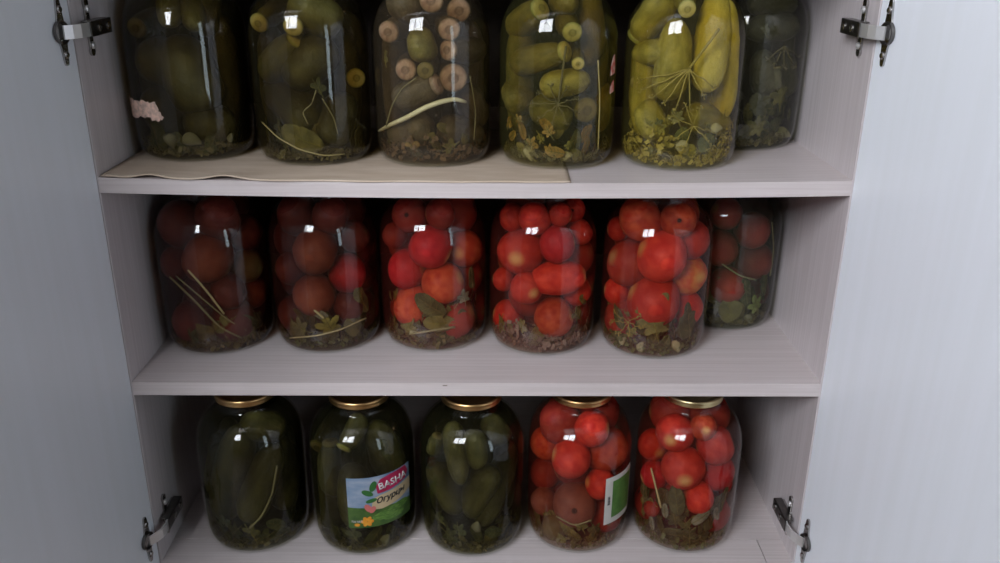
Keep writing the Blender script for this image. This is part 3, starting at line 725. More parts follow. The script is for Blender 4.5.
# -------- leaves, stems, garlic, dill
def leaf_mat(name, c, c2): return mat(name, c, .6, spec=.1, c2=c2, scale=(60, 60, 60), detail=4, bump=.3, bscale=300)
LM = {'yellow-green': leaf_mat('yellow_green_leaf', (.15, .135, .03), (.25, .21, .05)), 'dark green': leaf_mat('dark_green_leaf', (.040, .046, .018), (.085, .088, .034)),
      'olive': leaf_mat('olive_leaf', (.10, .092, .032), (.18, .155, .055)), 'brown-yellow': leaf_mat('yellow_brown_leaf', (.20, .12, .03), (.32, .20, .06)),
      'grey-green': leaf_mat('grey_green_leaf', (.13, .13, .09), (.22, .21, .15)), 'pale green': leaf_mat('pale_green_leaf', (.17, .21, .06), (.26, .29, .10))}
def lobed(kind, n=72):
    pts = []
    for i in range(n):
        a = 2*PI*i/n
        if kind == 'lobed':
            b_ = (a-PI/2+PI) % (2*PI)-PI; r = .34
            for c_, l_, w_ in ((0, 1.08, .36), (1.05, .95, .34), (-1.05, .88, .34), (2.05, .66, .34), (-2.1, .72, .34)): r = max(r, .34+(l_-.34)*max(0, 1-(abs(b_-c_)/w_/1.55)**1.5))
            r += .045*math.cos(29*a)+.02*math.cos(13*a+1)
        elif kind == 'oval': r = 1/math.sqrt((math.cos(a)/.5)**2 + (math.sin(a)/1.0)**2) + .015*math.cos(25*a)
        elif kind == 'round': r = .85 + .06*math.cos(3*a) + .03*math.cos(19*a)
        else: r = .55 + .32*noise.noise(Vector((math.cos(a)*1.3, math.sin(a)*1.3, len(kind)*3.3)))*2 + .06*math.cos(7*a)   # torn scrap
        pts.append((r*math.cos(a), r*math.sin(a)))
    return pts
def leaf(j, px, py, pr, c, kind='lobed', spin=0, off=.001, d=None, tiltx=1.0, pucker=.002, at=None):
    s = pxsize(j, pr)
    if at: phi0, z0 = at; q = Vector((rin(z0)*math.sin(phi0), -rin(z0)*math.cos(phi0), z0))
    else: q = locate(j, px, py, .0015); phi0 = math.atan2(q.x, -q.y); z0 = q.z
    pucker *= 1.6; seed = random.uniform(-50, 50)
    pts = lobed(kind); bm = bmesh.new(); rings = 6
    def P(u, v, o_):
        ca, sa = math.cos(spin), math.sin(spin); u, v = u*ca-v*sa, u*sa+v*ca
        u *= s*tiltx; v *= s
        z = max(.0075, z0+v); rad = rin(z) - off - .0012 - pucker*(1+noise.noise(Vector((u*60, v*60, seed)))) - o_
        # below the heel a leaf folds in over the floor of the jar
        if z0+v < .0075: rad = max(.01, rad - (.0075-(z0+v)))
        ph = phi0 + u/.07
        return (j.x + rad*math.sin(ph), j.y - rad*math.cos(ph), j.z + z)
    lay = []
    for o_ in (0, .0007):
        c0 = bm.verts.new(P(0, 0, o_)); rr = [[bm.verts.new(P(x*k/rings, y*k/rings, o_)) for x, y in pts] for k in range(1, rings+1)]
        lay.append((c0, rr)); n = len(pts)
        for i in range(n):
            q_ = (i+1) % n
            bm.faces.new((c0, rr[0][i], rr[0][q_]) if o_ == 0 else (c0, rr[0][q_], rr[0][i]))
            for k in range(rings-1):
                bm.faces.new((rr[k][i], rr[k+1][i], rr[k+1][q_], rr[k][q_]) if o_ == 0 else (rr[k][i], rr[k][q_], rr[k+1][q_], rr[k+1][i]))
    n = len(pts)
    for i in range(n): bm.faces.new((lay[0][1][-1][i], lay[1][1][-1][i], lay[1][1][-1][(i+1) % n], lay[0][1][-1][(i+1) % n]))
    o = bm_done(bm, 'leaf', LM[c], None, True)
    # the midrib and side veins stand a little proud
    vb = bmesh.new()
    add_tube(vb, [P(0, -.95+1.7*k/8, -.0004) for k in range(9)], .0005, 5)
    for sgn in (-1, 1):
        for v0 in (-.4, -.05, .3): add_tube(vb, [P(sgn*.42*k/4, v0+.3*k/4, -.0004) for k in range(5)], .00032, 4)
    ve = bm_done(vb, 'vein', LM['olive' if c != 'olive' else 'yellow-green'], None, True); ve.parent = o
    origin = Vector((j.x, j.y, j.z)) + q
    for ob in (o,):
        ob.data.transform(Matrix.Translation(-origin)); ob.location = origin
    ve.data.transform(Matrix.Translation(-origin))
    if at:
        tag(o, 'crumpled leaf matted together with others near the floor of ' + j.where, 'leaf', 'matted leaves at the floor of ' + j.where); return
    o['group'] = 'leaves in ' + j.where
    pend(o, j, d or {'lobed': '%s lobed leaf', 'oval': '%s oval leaf', 'round': '%s rounded leaf'}.get(kind, '%s leaf scrap') % c, q, 'leaf')
def greens(j, n, top, pal, size=15, seed=0, span=1.9):
    st = random.getstate(); random.seed(j.r*31+j.i*7+seed)
    for k in range(n):
        ph = -span + 2*span*(k+.5)/n + random.uniform(-.15, .15); z = .014 + (top-.014)*((k*.618) % 1)
        leaf(j, 0, 0, size*random.uniform(.75, 1.2), random.choice(pal), random.choice(('oval', 'oval', 'lobed', 'round', 'scrap')), random.uniform(0, 6.3), .003+.009*random.random(), at=(ph, z), pucker=.0028)
    random.setstate(st)
M_stem = mat('pale_stem', (.40, .33, .15), .5, c2=(.5, .42, .2)); M_stemd = mat('olive_stem', (.16, .13, .05), .5, c2=(.22, .19, .08)); M_horse = mat('horseradish_root', (.62, .55, .30), .5, c2=(.75, .70, .45), scale=(80, 80, 80))
def stem(j, pts, pr, m, stemwords, name='stem', off=.001, cat='stem', wide=None):
    bm = bmesh.new(); P = []
    for a, b in zip(pts[:-1], pts[1:]):
        for k in range(5): t = k/5; P.append((a[0]+(b[0]-a[0])*t, a[1]+(b[1]-a[1])*t))
    P.append(pts[-1]); r = pxsize(j, pr)
    Q = [locate(j, x, y, r+off) for x, y in P]
    for _ in range(2): Q = [Q[0]] + [(Q[k-1]+Q[k]*2+Q[k+1])/4 for k in range(1, len(Q)-1)] + [Q[-1]]
    mid = Q[len(Q)//2]
    n = len(Q); rs = [r*((.5+.5*math.sin(PI*k/(n-1))**.5) if wide else 1) for k in range(n)]
    add_tube(bm, [q-mid for q in Q], rs, 7)
    o = bm_done(bm, name, m, None, True); o.location = Vector((j.x, j.y, j.z)) + mid
    pend(o, j, stemwords, mid, cat)
M_garlic = mat('pale_garlic', (.25, .22, .12), .5, spec=.1, c2=(.33, .29, .17), scale=(90, 90, 90)); M_garlicd = mat('grey_garlic', (.15, .14, .09), .5, spec=.1, c2=(.20, .19, .13), scale=(90, 90, 90))
bm = bmesh.new(); add_lathe(bm, [(0, -1), (.35, -.96), (.62, -.75), (.78, -.35), (.80, 0), (.66, .45), (.42, .85), (.18, 1.15), (0, 1.22)], 18)
for v in bm.verts:
    a = math.atan2(v.co.y, v.co.x); v.co.x *= 1.0; v.co.y *= .62 + .15*math.cos(a); v.co.x += .22*(v.co.z**2)
ME_CL = bpy.data.meshes.new('garlic_clove'); bm.to_mesh(ME_CL); bm.free(); ME_CL.polygons.foreach_set('use_smooth', [True]*len(ME_CL.polygons)); ME_CL.materials.append(None)
def garlic(j, px, py, pr, dark=False, d=None):
    r = pxsize(j, pr); q = locate(j, px, py, r*.9); q.z = max(q.z, .0095+r*.9); hd = math.hypot(q.x, q.y); lim = min(hd, rin(q.z)-r*1.02); q.x *= lim/hd; q.y *= lim/hd; o = bpy.data.objects.new('garlic_clove', ME_CL); col.objects.link(o)
    o.material_slots[0].link = 'OBJECT'; o.material_slots[0].material = M_garlicd if dark else M_garlic
    o.scale = (r, r, r); o.location = Vector((j.x, j.y, j.z))+q; o.rotation_euler = (random.uniform(-.4, .4), random.uniform(0, 3), random.uniform(-.3, .3))
    o['group'] = 'garlic cloves in ' + j.where
    pend(o, j, d or ('greyish garlic clove' if dark else 'pale garlic clove'), q, 'garlic clove')
M_dill = {'yellow': mat('yellow_dill', (.20, .15, .03), .6, spec=.1, c2=(.32, .25, .06)), 'brown': mat('brown_dill', (.10, .055, .025), .7, spec=.1, c2=(.17, .10, .05)), 'olive': mat('olive_dill', (.09, .075, .03), .6, spec=.1, c2=(.15, .12, .05)),
          'grey': mat('grey_brown_dill', (.14, .085, .065), .7, spec=.1, c2=(.24, .16, .12)), 'green': mat('green_dill', (.08, .085, .03), .6, spec=.1, c2=(.14, .14, .055))}
def dill(j, node, tips, stem_to, c, pr=.55, beads=True, d='dill umbel'):
    bm = bmesh.new(); n0 = locate(j, *node, .0012)
    top_ = None
    if stem_to:
        Q = [locate(j, node[0]+(stem_to[0]-node[0])*k/6, node[1]+(stem_to[1]-node[1])*k/6, .0018) for k in range(7)]
        add_tube(bm, [q-n0 for q in Q], pxsize(j, pr*1.9), 7)
    for tx, ty in tips:
        Q = [locate(j, node[0]+(tx-node[0])*k/6, node[1]+(ty-node[1])*k/6 + 2.5*math.sin(PI*k/6)*random.uniform(-.6, .6), .0012) for k in range(7)]
        add_tube(bm, [q-n0 for q in Q], [pxsize(j, pr)]*5+[pxsize(j, pr*.7)]*2, 5)
        if beads:
            for _ in range(6):
                v = Q[-1] + Vector((random.uniform(-1, 1), random.uniform(-.1, .4), random.uniform(-1, 1)))*.004
                add_tube(bm, [Q[-1]-n0, v-n0], .0003, 4)
                bmesh.ops.create_icosphere(bm, subdivisions=1, radius=.0011, matrix=Matrix.Translation(v-n0))
    o = bm_done(bm, 'dill_umbel', M_dill[c], None, True); o.location = Vector((j.x, j.y, j.z))+n0
    pend(o, j, d, n0, 'dill')
def sediment(j, c, top, words, n=650, holes=0.0, lo=.0):
    """loose bits of dill and spice nobody could count, lying against the glass near the floor of the jar"""
    rnd = random.Random(j.r*10+j.i); bm = bmesh.new()
    for k in range(n):
        ph = rnd.uniform(-1.9, 1.9); hz = .008 + (top-.008)*rnd.random()**1.4*(.7+.3*math.sin(ph*3+j.i)); rad = (rin(hz)-.0022-rnd.random()**1.5*.018)
        p = Vector((rad*math.sin(ph), -rad*math.cos(ph), hz)); t = rnd.random()
        if t < .55:
            d = Vector((rnd.uniform(-1, 1)*math.cos(ph), rnd.uniform(-.2, .2), rnd.uniform(-.8, .8)))*rnd.uniform(.004, .010)
            e = p+d; hd = math.hypot(e.x, e.y); lim = rin(e.z)-.0015
            if hd > lim: e.x *= lim/hd; e.y *= lim/hd
            e.z = max(e.z, .007)
            add_tube(bm, [p, (p+e)/2+Vector((0, .0005, .0006)), e], .00035, 4)
        elif t < .85: bmesh.ops.create_icosphere(bm, subdivisions=1, radius=rnd.uniform(.0007, .0014), matrix=Matrix.Translation(p))
        else:
            s = rnd.uniform(.002, .0045); R_ = Matrix.Rotation(ph, 4, 'Z') @ Matrix.Rotation(rnd.uniform(-.7, .7), 4, 'X') @ Matrix.Rotation(rnd.uniform(0, 6), 4, 'Y')
            add_box(bm, -s, s, -.0003, .0003, -s*.6, s*.6, M=Matrix.Translation(p) @ R_)
    o = bm_done(bm, 'dill_sediment', M_dill[c]); o.location = (j.x, j.y, j.z)
    tag(o, '%s lying on the floor of %s' % (words, j.where), 'sediment', kind='stuff')

J = JARS[0, 0]; garlic(J, 171, 140, 7, True); garlic(J, 191, 139, 8, True); garlic(J, 230, 138, 4, True); leaf(J, 210, 152, 14, 'dark green', 'scrap', 1); leaf(J, 150, 146, 13, 'dark green', 'scrap', .4); sediment(J, 'olive', .022, 'dark dill bits')
J = JARS[0, 1]; stem(J, [(262, 122), (278, 138), (300, 150), (325, 156), (345, 154)], .7, M_stem, 'thin curved pale stem'); leaf(J, 300, 140, 24, 'olive', 'oval', 1.2, .002); leaf(J, 318, 88, 13, 'dark green', 'scrap', .5)
stem(J, [(316, 90), (312, 104), (302, 112), (308, 124)], .6, M_stemd, 'dark twig'); stem(J, [(322, 98), (334, 118), (338, 134)], .6, M_stemd, 'dark bent twig'); garlic(J, 284, 159, 4, True); sediment(J, 'olive', .020, 'dark olive dill bits')
J = JARS[0, 2]; stem(J, [(379, 131), (392, 124), (408, 117), (424, 108), (440, 102), (455, 99), (466, 102)], 2.6, M_horse, 'pale curved horseradish strip', 'horseradish_strip', .002, 'horseradish strip', True)
stem(J, [(386, 126), (392, 105), (402, 88), (416, 78)], .7, M_stemd, 'thin olive stem'); stem(J, [(470, 76), (476, 110), (474, 140)], .6, M_stemd, 'thin upright stem'); leaf(J, 383, 58, 10, 'olive', 'scrap', .3); sediment(J, 'brown', .045, 'brown dill', 700)
leaf(J, 410, 146, 14, 'brown-yellow', 'scrap', .8, .003); leaf(J, 452, 148, 13, 'olive', 'scrap', 2, .003)
J = JARS[0, 3]; leaf(J, 530, 144, 12, 'brown-yellow', 'scrap', .2); leaf(J, 517, 120, 9, 'brown-yellow', 'scrap', 1.4); leaf(J, 549, 133, 9, 'brown-yellow', 'lobed', .6); leaf(J, 569, 146, 7, 'yellow-green', 'scrap', 2.2); leaf(J, 555, 153, 11, 'brown-yellow', 'oval', 1.4)
garlic(J, 530, 158, 7); garlic(J, 565, 163, 6); dill(J, (558, 104), [(538, 92), (532, 104), (540, 118), (552, 124), (566, 122), (578, 112), (576, 98), (566, 88), (550, 86)], (566, 46), 'olive'); sediment(J, 'olive', .030, 'olive dill and spice bits', 500)
stem(J, [(598, 60), (600, 100), (598, 150)], .7, M_stem, 'thin upright pale stem')
J = JARS[0, 4]; dill(J, (689, 69), [(642, 90), (652, 98), (664, 104), (676, 108), (640, 80), (690, 112), (704, 96), (714, 88)], (719, 29), 'yellow', .7, d='large yellow dill umbel on a pale stalk')
dill(J, (693, 126), [(676, 138), (684, 148), (706, 138), (712, 146), (700, 108), (686, 106), (672, 116), (724, 136)], None, 'yellow', .5, d='smaller dill umbel')
leaf(J, 677, 119, 10, 'olive', 'lobed', .5); leaf(J, 646, 124, 8, 'yellow-green', 'scrap', 1.2); leaf(J, 658, 123, 7, 'dark green', 'scrap', 1.2); leaf(J, 706, 145, 9, 'dark green', 'round', .2); garlic(J, 683, 147, 8, d='creamy garlic clove'); garlic(J, 716, 128, 6); leaf(J, 740, 96, 7, 'yellow-green', 'oval', -.2)
sediment(J, 'yellow', .055, 'yellow dill and spice bits', 1000)
J = JARS[0, 5]; leaf(J, 782, 98, 15, 'olive', 'lobed', .2, d='olive lobed leaf'); leaf(J, 760, 128, 13, 'olive', 'lobed', 1.2); leaf(J, 792, 116, 11, 'grey-green', 'scrap', .7); garlic(J, 788, 136, 7); leaf(J, 770, 144, 10, 'olive', 'scrap', .4); leaf(J, 766, 30, 8, 'grey-green', 'scrap', .4)
dill(J, (784, 46), [(768, 60), (774, 66), (784, 68), (794, 66), (800, 58)], None, 'olive'); sediment(J, 'olive', .024, 'grey-green dill bits')
J = JARS[1, 0]; stem(J, [(170, 277), (196, 302), (220, 328), (242, 338)], 1.0, M_stemd, 'long slanting olive twig'); stem(J, [(188, 270), (206, 290), (224, 314)], 1.0, M_stem, 'short slanting pale twig'); stem(J, [(176, 276), (204, 300), (228, 320), (246, 330)], .7, M_stemd, 'thin slanting twig')
leaf(J, 232, 330, 17, 'olive', 'lobed', .5); leaf(J, 250, 322, 12, 'dark green', 'oval', 1); leaf(J, 190, 338, 14, 'dark green', 'scrap', .1); leaf(J, 168, 326, 11, 'dark green', 'oval', .3); sediment(J, 'olive', .022, 'dark olive dill bits')
J = JARS[1, 1]; leaf(J, 364, 300, 17, 'olive', 'oval', .5); leaf(J, 330, 328, 17, 'yellow-green', 'lobed', .4); leaf(J, 300, 330, 15, 'olive', 'lobed', 1.4); leaf(J, 356, 326, 14, 'olive', 'round', .6); leaf(J, 320, 316, 9, 'grey-green', 'oval', 1.2); garlic(J, 352, 318, 5, True)
stem(J, [(290, 338), (316, 336), (340, 330), (366, 318)], .8, M_stem, 'long pale stem'); stem(J, [(314, 310), (324, 318)], 1.2, M_stem, 'short pale stem'); sediment(J, 'green', .028, 'green dill bits', 600)
J = JARS[1, 2]; leaf(J, 430, 308, 20, 'dark green', 'oval', 1.0, .003); leaf(J, 440, 325, 18, 'olive', 'oval', 1.5, .002); leaf(J, 408, 328, 13, 'olive', 'lobed', .6); leaf(J, 466, 299, 10, 'grey-green', 'lobed', .2, .0005, 'pale grey-green torn leaf'); leaf(J, 466, 320, 13, 'dark green', 'oval', .4); leaf(J, 474, 278, 12, 'dark green', 'oval', .1)
stem(J, [(410, 334), (430, 331), (455, 327)], 1.2, M_stemd, 'thick olive stem'); garlic(J, 413, 332, 4); leaf(J, 440, 346, 13, 'dark green', 'scrap', 1); sediment(J, 'olive', .026, 'olive dill bits')
J = JARS[1, 3]; sediment(J, 'grey', .050, 'grey-brown dill', 1100); leaf(J, 580, 316, 14, 'olive', 'scrap', .8, .002); leaf(J, 520, 328, 12, 'olive', 'scrap', .3, .003); leaf(J, 586, 300, 8, 'olive', 'oval', .8)
J = JARS[1, 4]; leaf(J, 655, 328, 21, 'olive', 'lobed', .3, .0006, 'large olive-yellow lobed leaf'); leaf(J, 662, 303, 11, 'olive', 'oval', -.5, .0004, 'upright olive leaf tip'); leaf(J, 640, 314, 10, 'yellow-green', 'scrap', .6, .001); leaf(J, 692, 326, 19, 'dark green', 'round', .2, .002); leaf(J, 616, 318, 13, 'dark green', 'oval', .6, .002)
leaf(J, 630, 334, 11, 'yellow-green', 'scrap', 1.6, .0015); garlic(J, 676, 347, 6); garlic(J, 622, 341, 4); garlic(J, 640, 347, 5); dill(J, (628, 322), [(614, 312), (612, 322), (618, 334), (630, 336), (642, 328), (640, 316)], None, 'yellow', .4); sediment(J, 'green', .030, 'green dill bits', 600)
J = JARS[1, 5]; leaf(J, 758, 307, 13, 'pale green', 'lobed', .4, .0005, 'bright pale green leaf'); leaf(J, 731, 312, 15, 'olive', 'round', .3); leaf(J, 768, 285, 13, 'dark green', 'oval', .2, .002); leaf(J, 745, 288, 12, 'dark green', 'scrap', .8, .003); stem(J, [(722, 264), (740, 276), (756, 280)], .8, M_stemd, 'thin slanting twig'); stem(J, [(772, 222), (774, 250), (770, 276)], .7, M_stemd, 'thin upright twig'); garlic(J, 748, 322, 5, True)
sediment(J, 'olive', .026, 'olive dill bits')
J = JARS[2, 0]; stem(J, [(277, 466), (272, 495), (262, 516), (250, 528)], 1.0, M_stemd, 'long curved stem'); leaf(J, 250, 534, 15, 'olive', 'scrap', .4); leaf(J, 222, 524, 12, 'dark green', 'scrap', .9); leaf(J, 278, 526, 12, 'dark green', 'oval', 1); sediment(J, 'olive', .022, 'dark dill bits')
J = JARS[2, 1]; garlic(J, 385, 541, 6, True); leaf(J, 352, 536, 14, 'dark green', 'scrap', .6); leaf(J, 390, 452, 14, 'dark green', 'oval', .5); sediment(J, 'olive', .020, 'dark green dill bits')
J = JARS[2, 2]; garlic(J, 476, 527, 6, True); leaf(J, 458, 532, 13, 'dark green', 'scrap', .2); leaf(J, 496, 534, 12, 'dark green', 'oval', 1.2); leaf(J, 438, 520, 10, 'dark green', 'scrap', 1.2); sediment(J, 'olive', .026, 'dark olive dill bits')
J = JARS[2, 3]; leaf(J, 582, 528, 11, 'olive', 'scrap', .4); leaf(J, 556, 538, 11, 'olive', 'oval', 1.2); stem(J, [(556, 516), (574, 526), (592, 520)], .8, M_stemd, 'curved olive stem'); sediment(J, 'olive', .028, 'olive dill bits', 500)
J = JARS[2, 4]; leaf(J, 676, 503, 17, 'dark green', 'oval', .2, .002); leaf(J, 702, 519, 11, 'grey-green', 'oval', -1.0, .0006, 'pale grey-green pointed leaf'); leaf(J, 719, 515, 8, 'grey-green', 'oval', .3); leaf(J, 650, 524, 8, 'grey-green', 'oval', .2); leaf(J, 664, 512, 8, 'grey-green', 'oval', .1, .001); leaf(J, 640, 494, 15, 'dark green', 'oval', .1, .003); leaf(J, 728, 500, 14, 'dark green', 'oval', -.2, .003)
stem(J, [(651, 468), (656, 488), (661, 508)], .9, M_stem, 'thin slanting pale stem'); leaf(J, 690, 536, 15, 'dark green', 'scrap', .1); sediment(J, 'green', .026, 'green dill bits')

greens(JARS[1, 0], 14, .040, ['dark green', 'olive']); greens(JARS[1, 1], 20, .050, ['olive', 'olive', 'dark green', 'yellow-green']); greens(JARS[1, 2], 24, .072, ['dark green', 'olive', 'dark green']); greens(JARS[1, 3], 10, .042, ['olive', 'dark green'])
greens(JARS[1, 4], 24, .070, ['dark green', 'olive', 'dark green']); greens(JARS[1, 5], 20, .070, ['dark green', 'olive']); greens(JARS[0, 0], 10, .030, ['dark green']); greens(JARS[0, 1], 12, .050, ['dark green', 'olive'], 18)
greens(JARS[0, 2], 14, .050, ['brown-yellow', 'olive', 'dark green'], 11); greens(JARS[0, 3], 22, .055, ['brown-yellow', 'olive', 'brown-yellow', 'dark green'], 12); greens(JARS[0, 4], 20, .065, ['olive', 'yellow-green', 'dark green'], 9); greens(JARS[0, 5], 22, .075, ['olive', 'dark green', 'grey-green'], 14)
greens(JARS[2, 0], 8, .030, ['dark green']); greens(JARS[2, 1], 8, .030, ['dark green']); greens(JARS[2, 2], 12, .045, ['dark green', 'olive'], 12); greens(JARS[2, 3], 16, .050, ['dark green', 'olive']); greens(JARS[2, 4], 26, .080, ['dark green', 'olive', 'dark green'])

# -------- label writing: every label says which one
from collections import defaultdict
seen = defaultdict(list)
for e in PENDING: seen[(e[1].r, e[1].i, e[2], place_words(e[1], e[3]))].append(e)
for (r_, i_, st, pw), es in seen.items():
    es.sort(key=lambda e: -e[3].z)
    for k, e in enumerate(es):
        n = len(es)
        extra = '' if n == 1 else (('upper ' if k == 0 else 'lower ') if n == 2 else ('upper ', 'middle ', 'lower ', 'lowest ', 'very lowest ')[k])
        e[0]['label'] = '%s%s %s in %s' % (extra, st, pw, e[1].where)

# ---------------------------------------------------------------- paper labels on the glass
def phi_z(j, px, py):
    d = ray(px, py); t = .8; best = None; bv = 9
    while t < 1.7:
        p = CAM+d*t; q = Vector((p.x-j.x, p.y-j.y, p.z-j.z)); v = math.hypot(q.x, q.y) - prof_r(q.z)
        if v < bv: bv = v; best = q.copy()
        if v <= 0: break
        t += .0005
    return math.atan2(best.x, -best.y), best.z
RL = .0757
def wrap_poly(j, name, polys, m, lift, parent=None, tilt=0.0, phi0=0, z0=0, thick=.00025, sub=.004):
    """polys: list of outlines in metres on the unrolled glass; wrapped on the jar as thin solids"""
    bm = bmesh.new()
    for pl in polys:
        vs = [bm.verts.new((x, y, 0)) for x, y in pl]
        f = bm.faces.new(vs)
    bmesh.ops.triangulate(bm, faces=bm.faces)
    for _ in range(4):
        es = [e for e in bm.edges if e.calc_length() > sub]
        if not es: break
        bmesh.ops.subdivide_edges(bm, edges=es, cuts=1); bmesh.ops.triangulate(bm, faces=bm.faces)
    ex = bmesh.ops.extrude_face_region(bm, geom=list(bm.faces)); 
    for v in [g for g in ex['geom'] if isinstance(g, bmesh.types.BMVert)]: v.co.z += thick
    ct, st = math.cos(tilt), math.sin(tilt)
    for v in bm.verts:
        x, y, h = v.co; x, y = x*ct-y*st, x*st+y*ct
        z = z0+y; rad = max(prof_r(z), .05)+.0003+lift+h; ph = phi0+x/RL
        v.co = Vector((rad*math.sin(ph), -rad*math.cos(ph), z))
    return bm_done(bm, name, m, parent or j.root)
def rect(x0, x1, y0, y1): return [(x0, y0), (x1, y0), (x1, y1), (x0, y1)]
def ell(cx, cy, a, b, n=20, rot=0): return [(cx+a*math.cos(t)*math.cos(rot)-b*math.sin(t)*math.sin(rot), cy+a*math.cos(t)*math.sin(rot)+b*math.sin(t)*math.cos(rot)) for t in [2*PI*k/n for k in range(n)]]
def text_polys(j, name, s, size, x, y, m, lift, parent, phi0, z0, tilt, shear=0, bold=0.0, rot=0, thick=.0002):
    cu = bpy.data.curves.new('lettering', 'FONT'); cu.body = s; cu.size = size; cu.shear = shear; cu.offset = bold; cu.resolution_u = 3
    to = bpy.data.objects.new('lettering', cu); col.objects.link(to)
    dg = bpy.context.evaluated_depsgraph_get(); me = bpy.data.meshes.new_from_object(to.evaluated_get(dg))
    bpy.data.objects.remove(to); bpy.data.curves.remove(cu)
    bm = bmesh.new(); bm.from_mesh(me); bpy.data.meshes.remove(me)
    ex = bmesh.ops.extrude_face_region(bm, geom=list(bm.faces))
    for v in [g for g in ex['geom'] if isinstance(g, bmesh.types.BMVert)]: v.co.z += thick
    ct, st = math.cos(tilt), math.sin(tilt); cr, sr = math.cos(rot), math.sin(rot)
    for v in bm.verts:
        a, b, h = v.co; a, b = a*cr-b*sr+x, a*sr+b*cr+y; a, b = a*ct-b*st, a*st+b*ct
        z = z0+b; rad = prof_r(z)+.0003+lift+h; ph = phi0+a/RL; v.co = Vector((rad*math.sin(ph), -rad*math.cos(ph), z))
    return bm_done(bm, name, m, parent)

J = JARS[2, 1]
pA, zA = phi_z(J, 346, 478); pB, zB = phi_z(J, 347, 527)
LH = zA - zB; LW = .098                                  # label height and length round the glass
M_sky = mat('printed_sky', (.09, .18, .30), .4, c2=(.32, .36, .44), scale=(20, 20, 60)); M_field = mat('printed_green_field', (.03, .075, .02), .4, c2=(.07, .13, .03), scale=(90, 90, 90))
M_cream = mat('printed_cream', (.46, .36, .22), .4); M_badge = mat('printed_red', (.30, .012, .05), .4, c2=(.45, .02, .10), scale=(60, 60, 60)); M_white = mat('printed_white', (.62, .60, .60), .4); M_black = mat('printed_black', (.02, .02, .02), .4)
M_orange = mat('printed_orange', (.60, .20, .02), .4, c2=(.68, .32, .04), scale=(300, 300, 300)); M_pleaf = mat('printed_leaf_green', (.03, .12, .03), .4); M_pcuke = mat('printed_cucumber', (.05, .13, .025), .4, c2=(.13, .24, .05), scale=(150, 150, 400)); M_pink = mat('printed_pink', (.50, .14, .13), .4)
tilt = 0.0; z0 = zB; p0 = pA
lab = wrap_poly(J, 'label', [rect(0, LW, 0, LH)], M_sky, 0, None, tilt, p0, z0); lab['label'] = 'paper label with a picture of a green field and gherkins'
def art(nm, polys, m, lift): return wrap_poly(J, nm, polys, m, lift, lab, tilt, p0, z0)
art('field_picture', [[(0, 0), (LW, 0), (LW, LH*.30), (LW*.6, LH*.36), (LW*.3, LH*.40), (0, LH*.42)]], M_field, .0003)
art('cream_banner', [[(.032, LH*.36), (.048, LH*.34), (.075, LH*.40), (LW, LH*.50), (LW, LH*.72), (.07, LH*.66), (.046, LH*.62), (.036, LH*.58)]], M_cream, .0006)
art('cucumber_picture', [ell(.050, LH*.20, .017, .0065, 20, .12), ell(.074, LH*.28, .018, .0062, 20, .1), ell(.066, LH*.13, .017, .0055, 20, .02)], M_pcuke, .0007)
art('leaf_picture', [ell(.028, LH*.70, .0085, .0042, 16, -.5), ell(.036, LH*.82, .0045, .0085, 16, -.35), ell(.033, LH*.54, .008, .0032, 16, .2)], M_pleaf, .0009)
art('flower_picture', [ell(.026+.005*math.cos(a), LH*.13+.0045*math.sin(a), .0042, .003, 12, a) for a in [k*PI/3 for k in range(6)]] + [ell(.012, LH*.07, .004, .0025, 12)], M_orange, .0009)
art('pink_picture', [ell(.028, LH*.40, .0042, .007, 14, .5), ell(.034, LH*.36, .004, .006, 14, -.6)], M_pink, .0010)
art('logo_badge', [[(.042, LH*.66), (.060, LH*.68), (.088, LH*.76), (.093, LH*.88), (.088, LH*1.0), (.060, LH*.98), (.046, LH*.93), (.040, LH*.80)]], M_badge, .0010)
text_polys(J, 'lettering', 'BASHA', .0150, .0435, LH*.73, M_white, .0014, lab, p0, z0, tilt, bold=.0003, rot=.10)
text_polys(J, 'lettering', 'Огурцы', .0125, .0390, LH*.46, M_black, .0010, lab, p0, z0, tilt, shear=.35, bold=.0003, rot=.12)
text_polys(J, 'lettering', '720 МЛ', .0045, .004, LH*.12, M_white, .0012, lab, p0, z0, tilt)

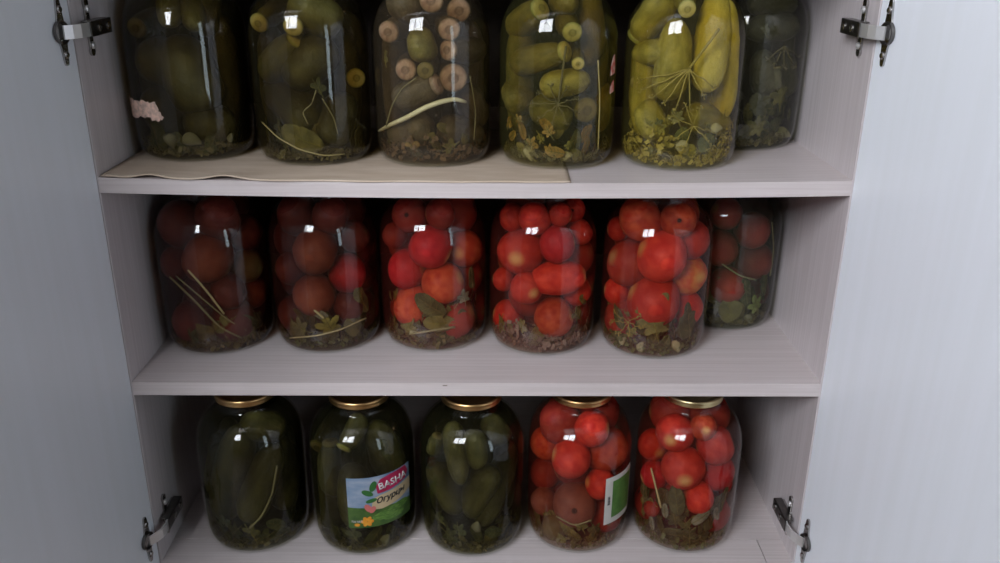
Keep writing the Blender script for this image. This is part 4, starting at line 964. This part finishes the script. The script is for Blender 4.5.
J = JARS[2, 3]
pA, zA = phi_z(J, 606, 479); pB, zB = phi_z(J, 603.5, 525)
LH = zA-zB; p0 = pA; z0 = zB
lab = wrap_poly(J, 'label', [rect(0, .060, 0, LH)], mat('white_label_paper', (.52, .51, .48), .5), 0, None, 0, p0, z0); lab['label'] = 'white paper label with a green panel'
wrap_poly(J, 'green_panel', [rect(.0125, .056, LH*.12, LH*.90)], mat('printed_panel_green', (.055, .15, .025), .5, c2=(.085, .20, .035), scale=(120, 120, 120)), .0004, lab, 0, p0, z0)
wrap_poly(J, 'barcode', [rect(.0045, .0085, LH*.42+k*.0016, LH*.42+k*.0016+(.0007 if k % 3 else .0011)) for k in range(9)], M_black, .0004, lab, 0, p0, z0)

def torn(j, pts, name, m, words, seed=3):
    rnd = random.Random(seed); P = [phi_z(j, x, y) for x, y in pts]
    pc = sum(p for p, z in P)/len(P); zc = sum(z for p, z in P)/len(P); pl = []
    for (a, b), (c, d) in zip(P, P[1:]+P[:1]):
        for k in range(5):
            t = k/5; pl.append(((a+(c-a)*t-pc)*RL+rnd.uniform(-.0018, .0018), b+(d-b)*t-zc+rnd.uniform(-.0018, .0018)))
    o = wrap_poly(j, name, [pl], m, 0, None, 0, pc, zc); o['label'] = words; return o
M_torn = mat('torn_paper', (.45, .32, .27), .8, c2=(.80, .56, .46), scale=(180, 180, 180), detail=5)
torn(JARS[0, 0], [(124, 96), (136, 100), (146, 101), (155, 103), (160, 112), (164, 119), (158, 121), (146, 117), (132, 115), (125, 113)], 'label_remnant', M_torn, 'torn pinkish scrap of an old label')
M_torn2 = mat('torn_red_paper', (.62, .10, .09), .6, c2=(.75, .55, .50), scale=(160, 160, 160))
def strip(j, z0, z1, ph, wd, m, words):
    pl = [(-wd, z0), (wd, z0+.002), (wd*.9, (z0+z1)/2), (wd*.5, z1), (-wd*.3, z1-.003), (-wd*.9, (z0+z1)/2)]
    zc = (z0+z1)/2; o = wrap_poly(j, 'label_remnant', [[(x, z-zc) for x, z in pl]], m, 0, None, 0, ph, zc); o['label'] = words
strip(JARS[0, 3], .112, .137, 1.05, .0065, M_torn2, 'torn red and white scrap of an old label'); strip(JARS[0, 3], .090, .106, 1.05, .006, M_torn2, 'small red scrap of an old label')
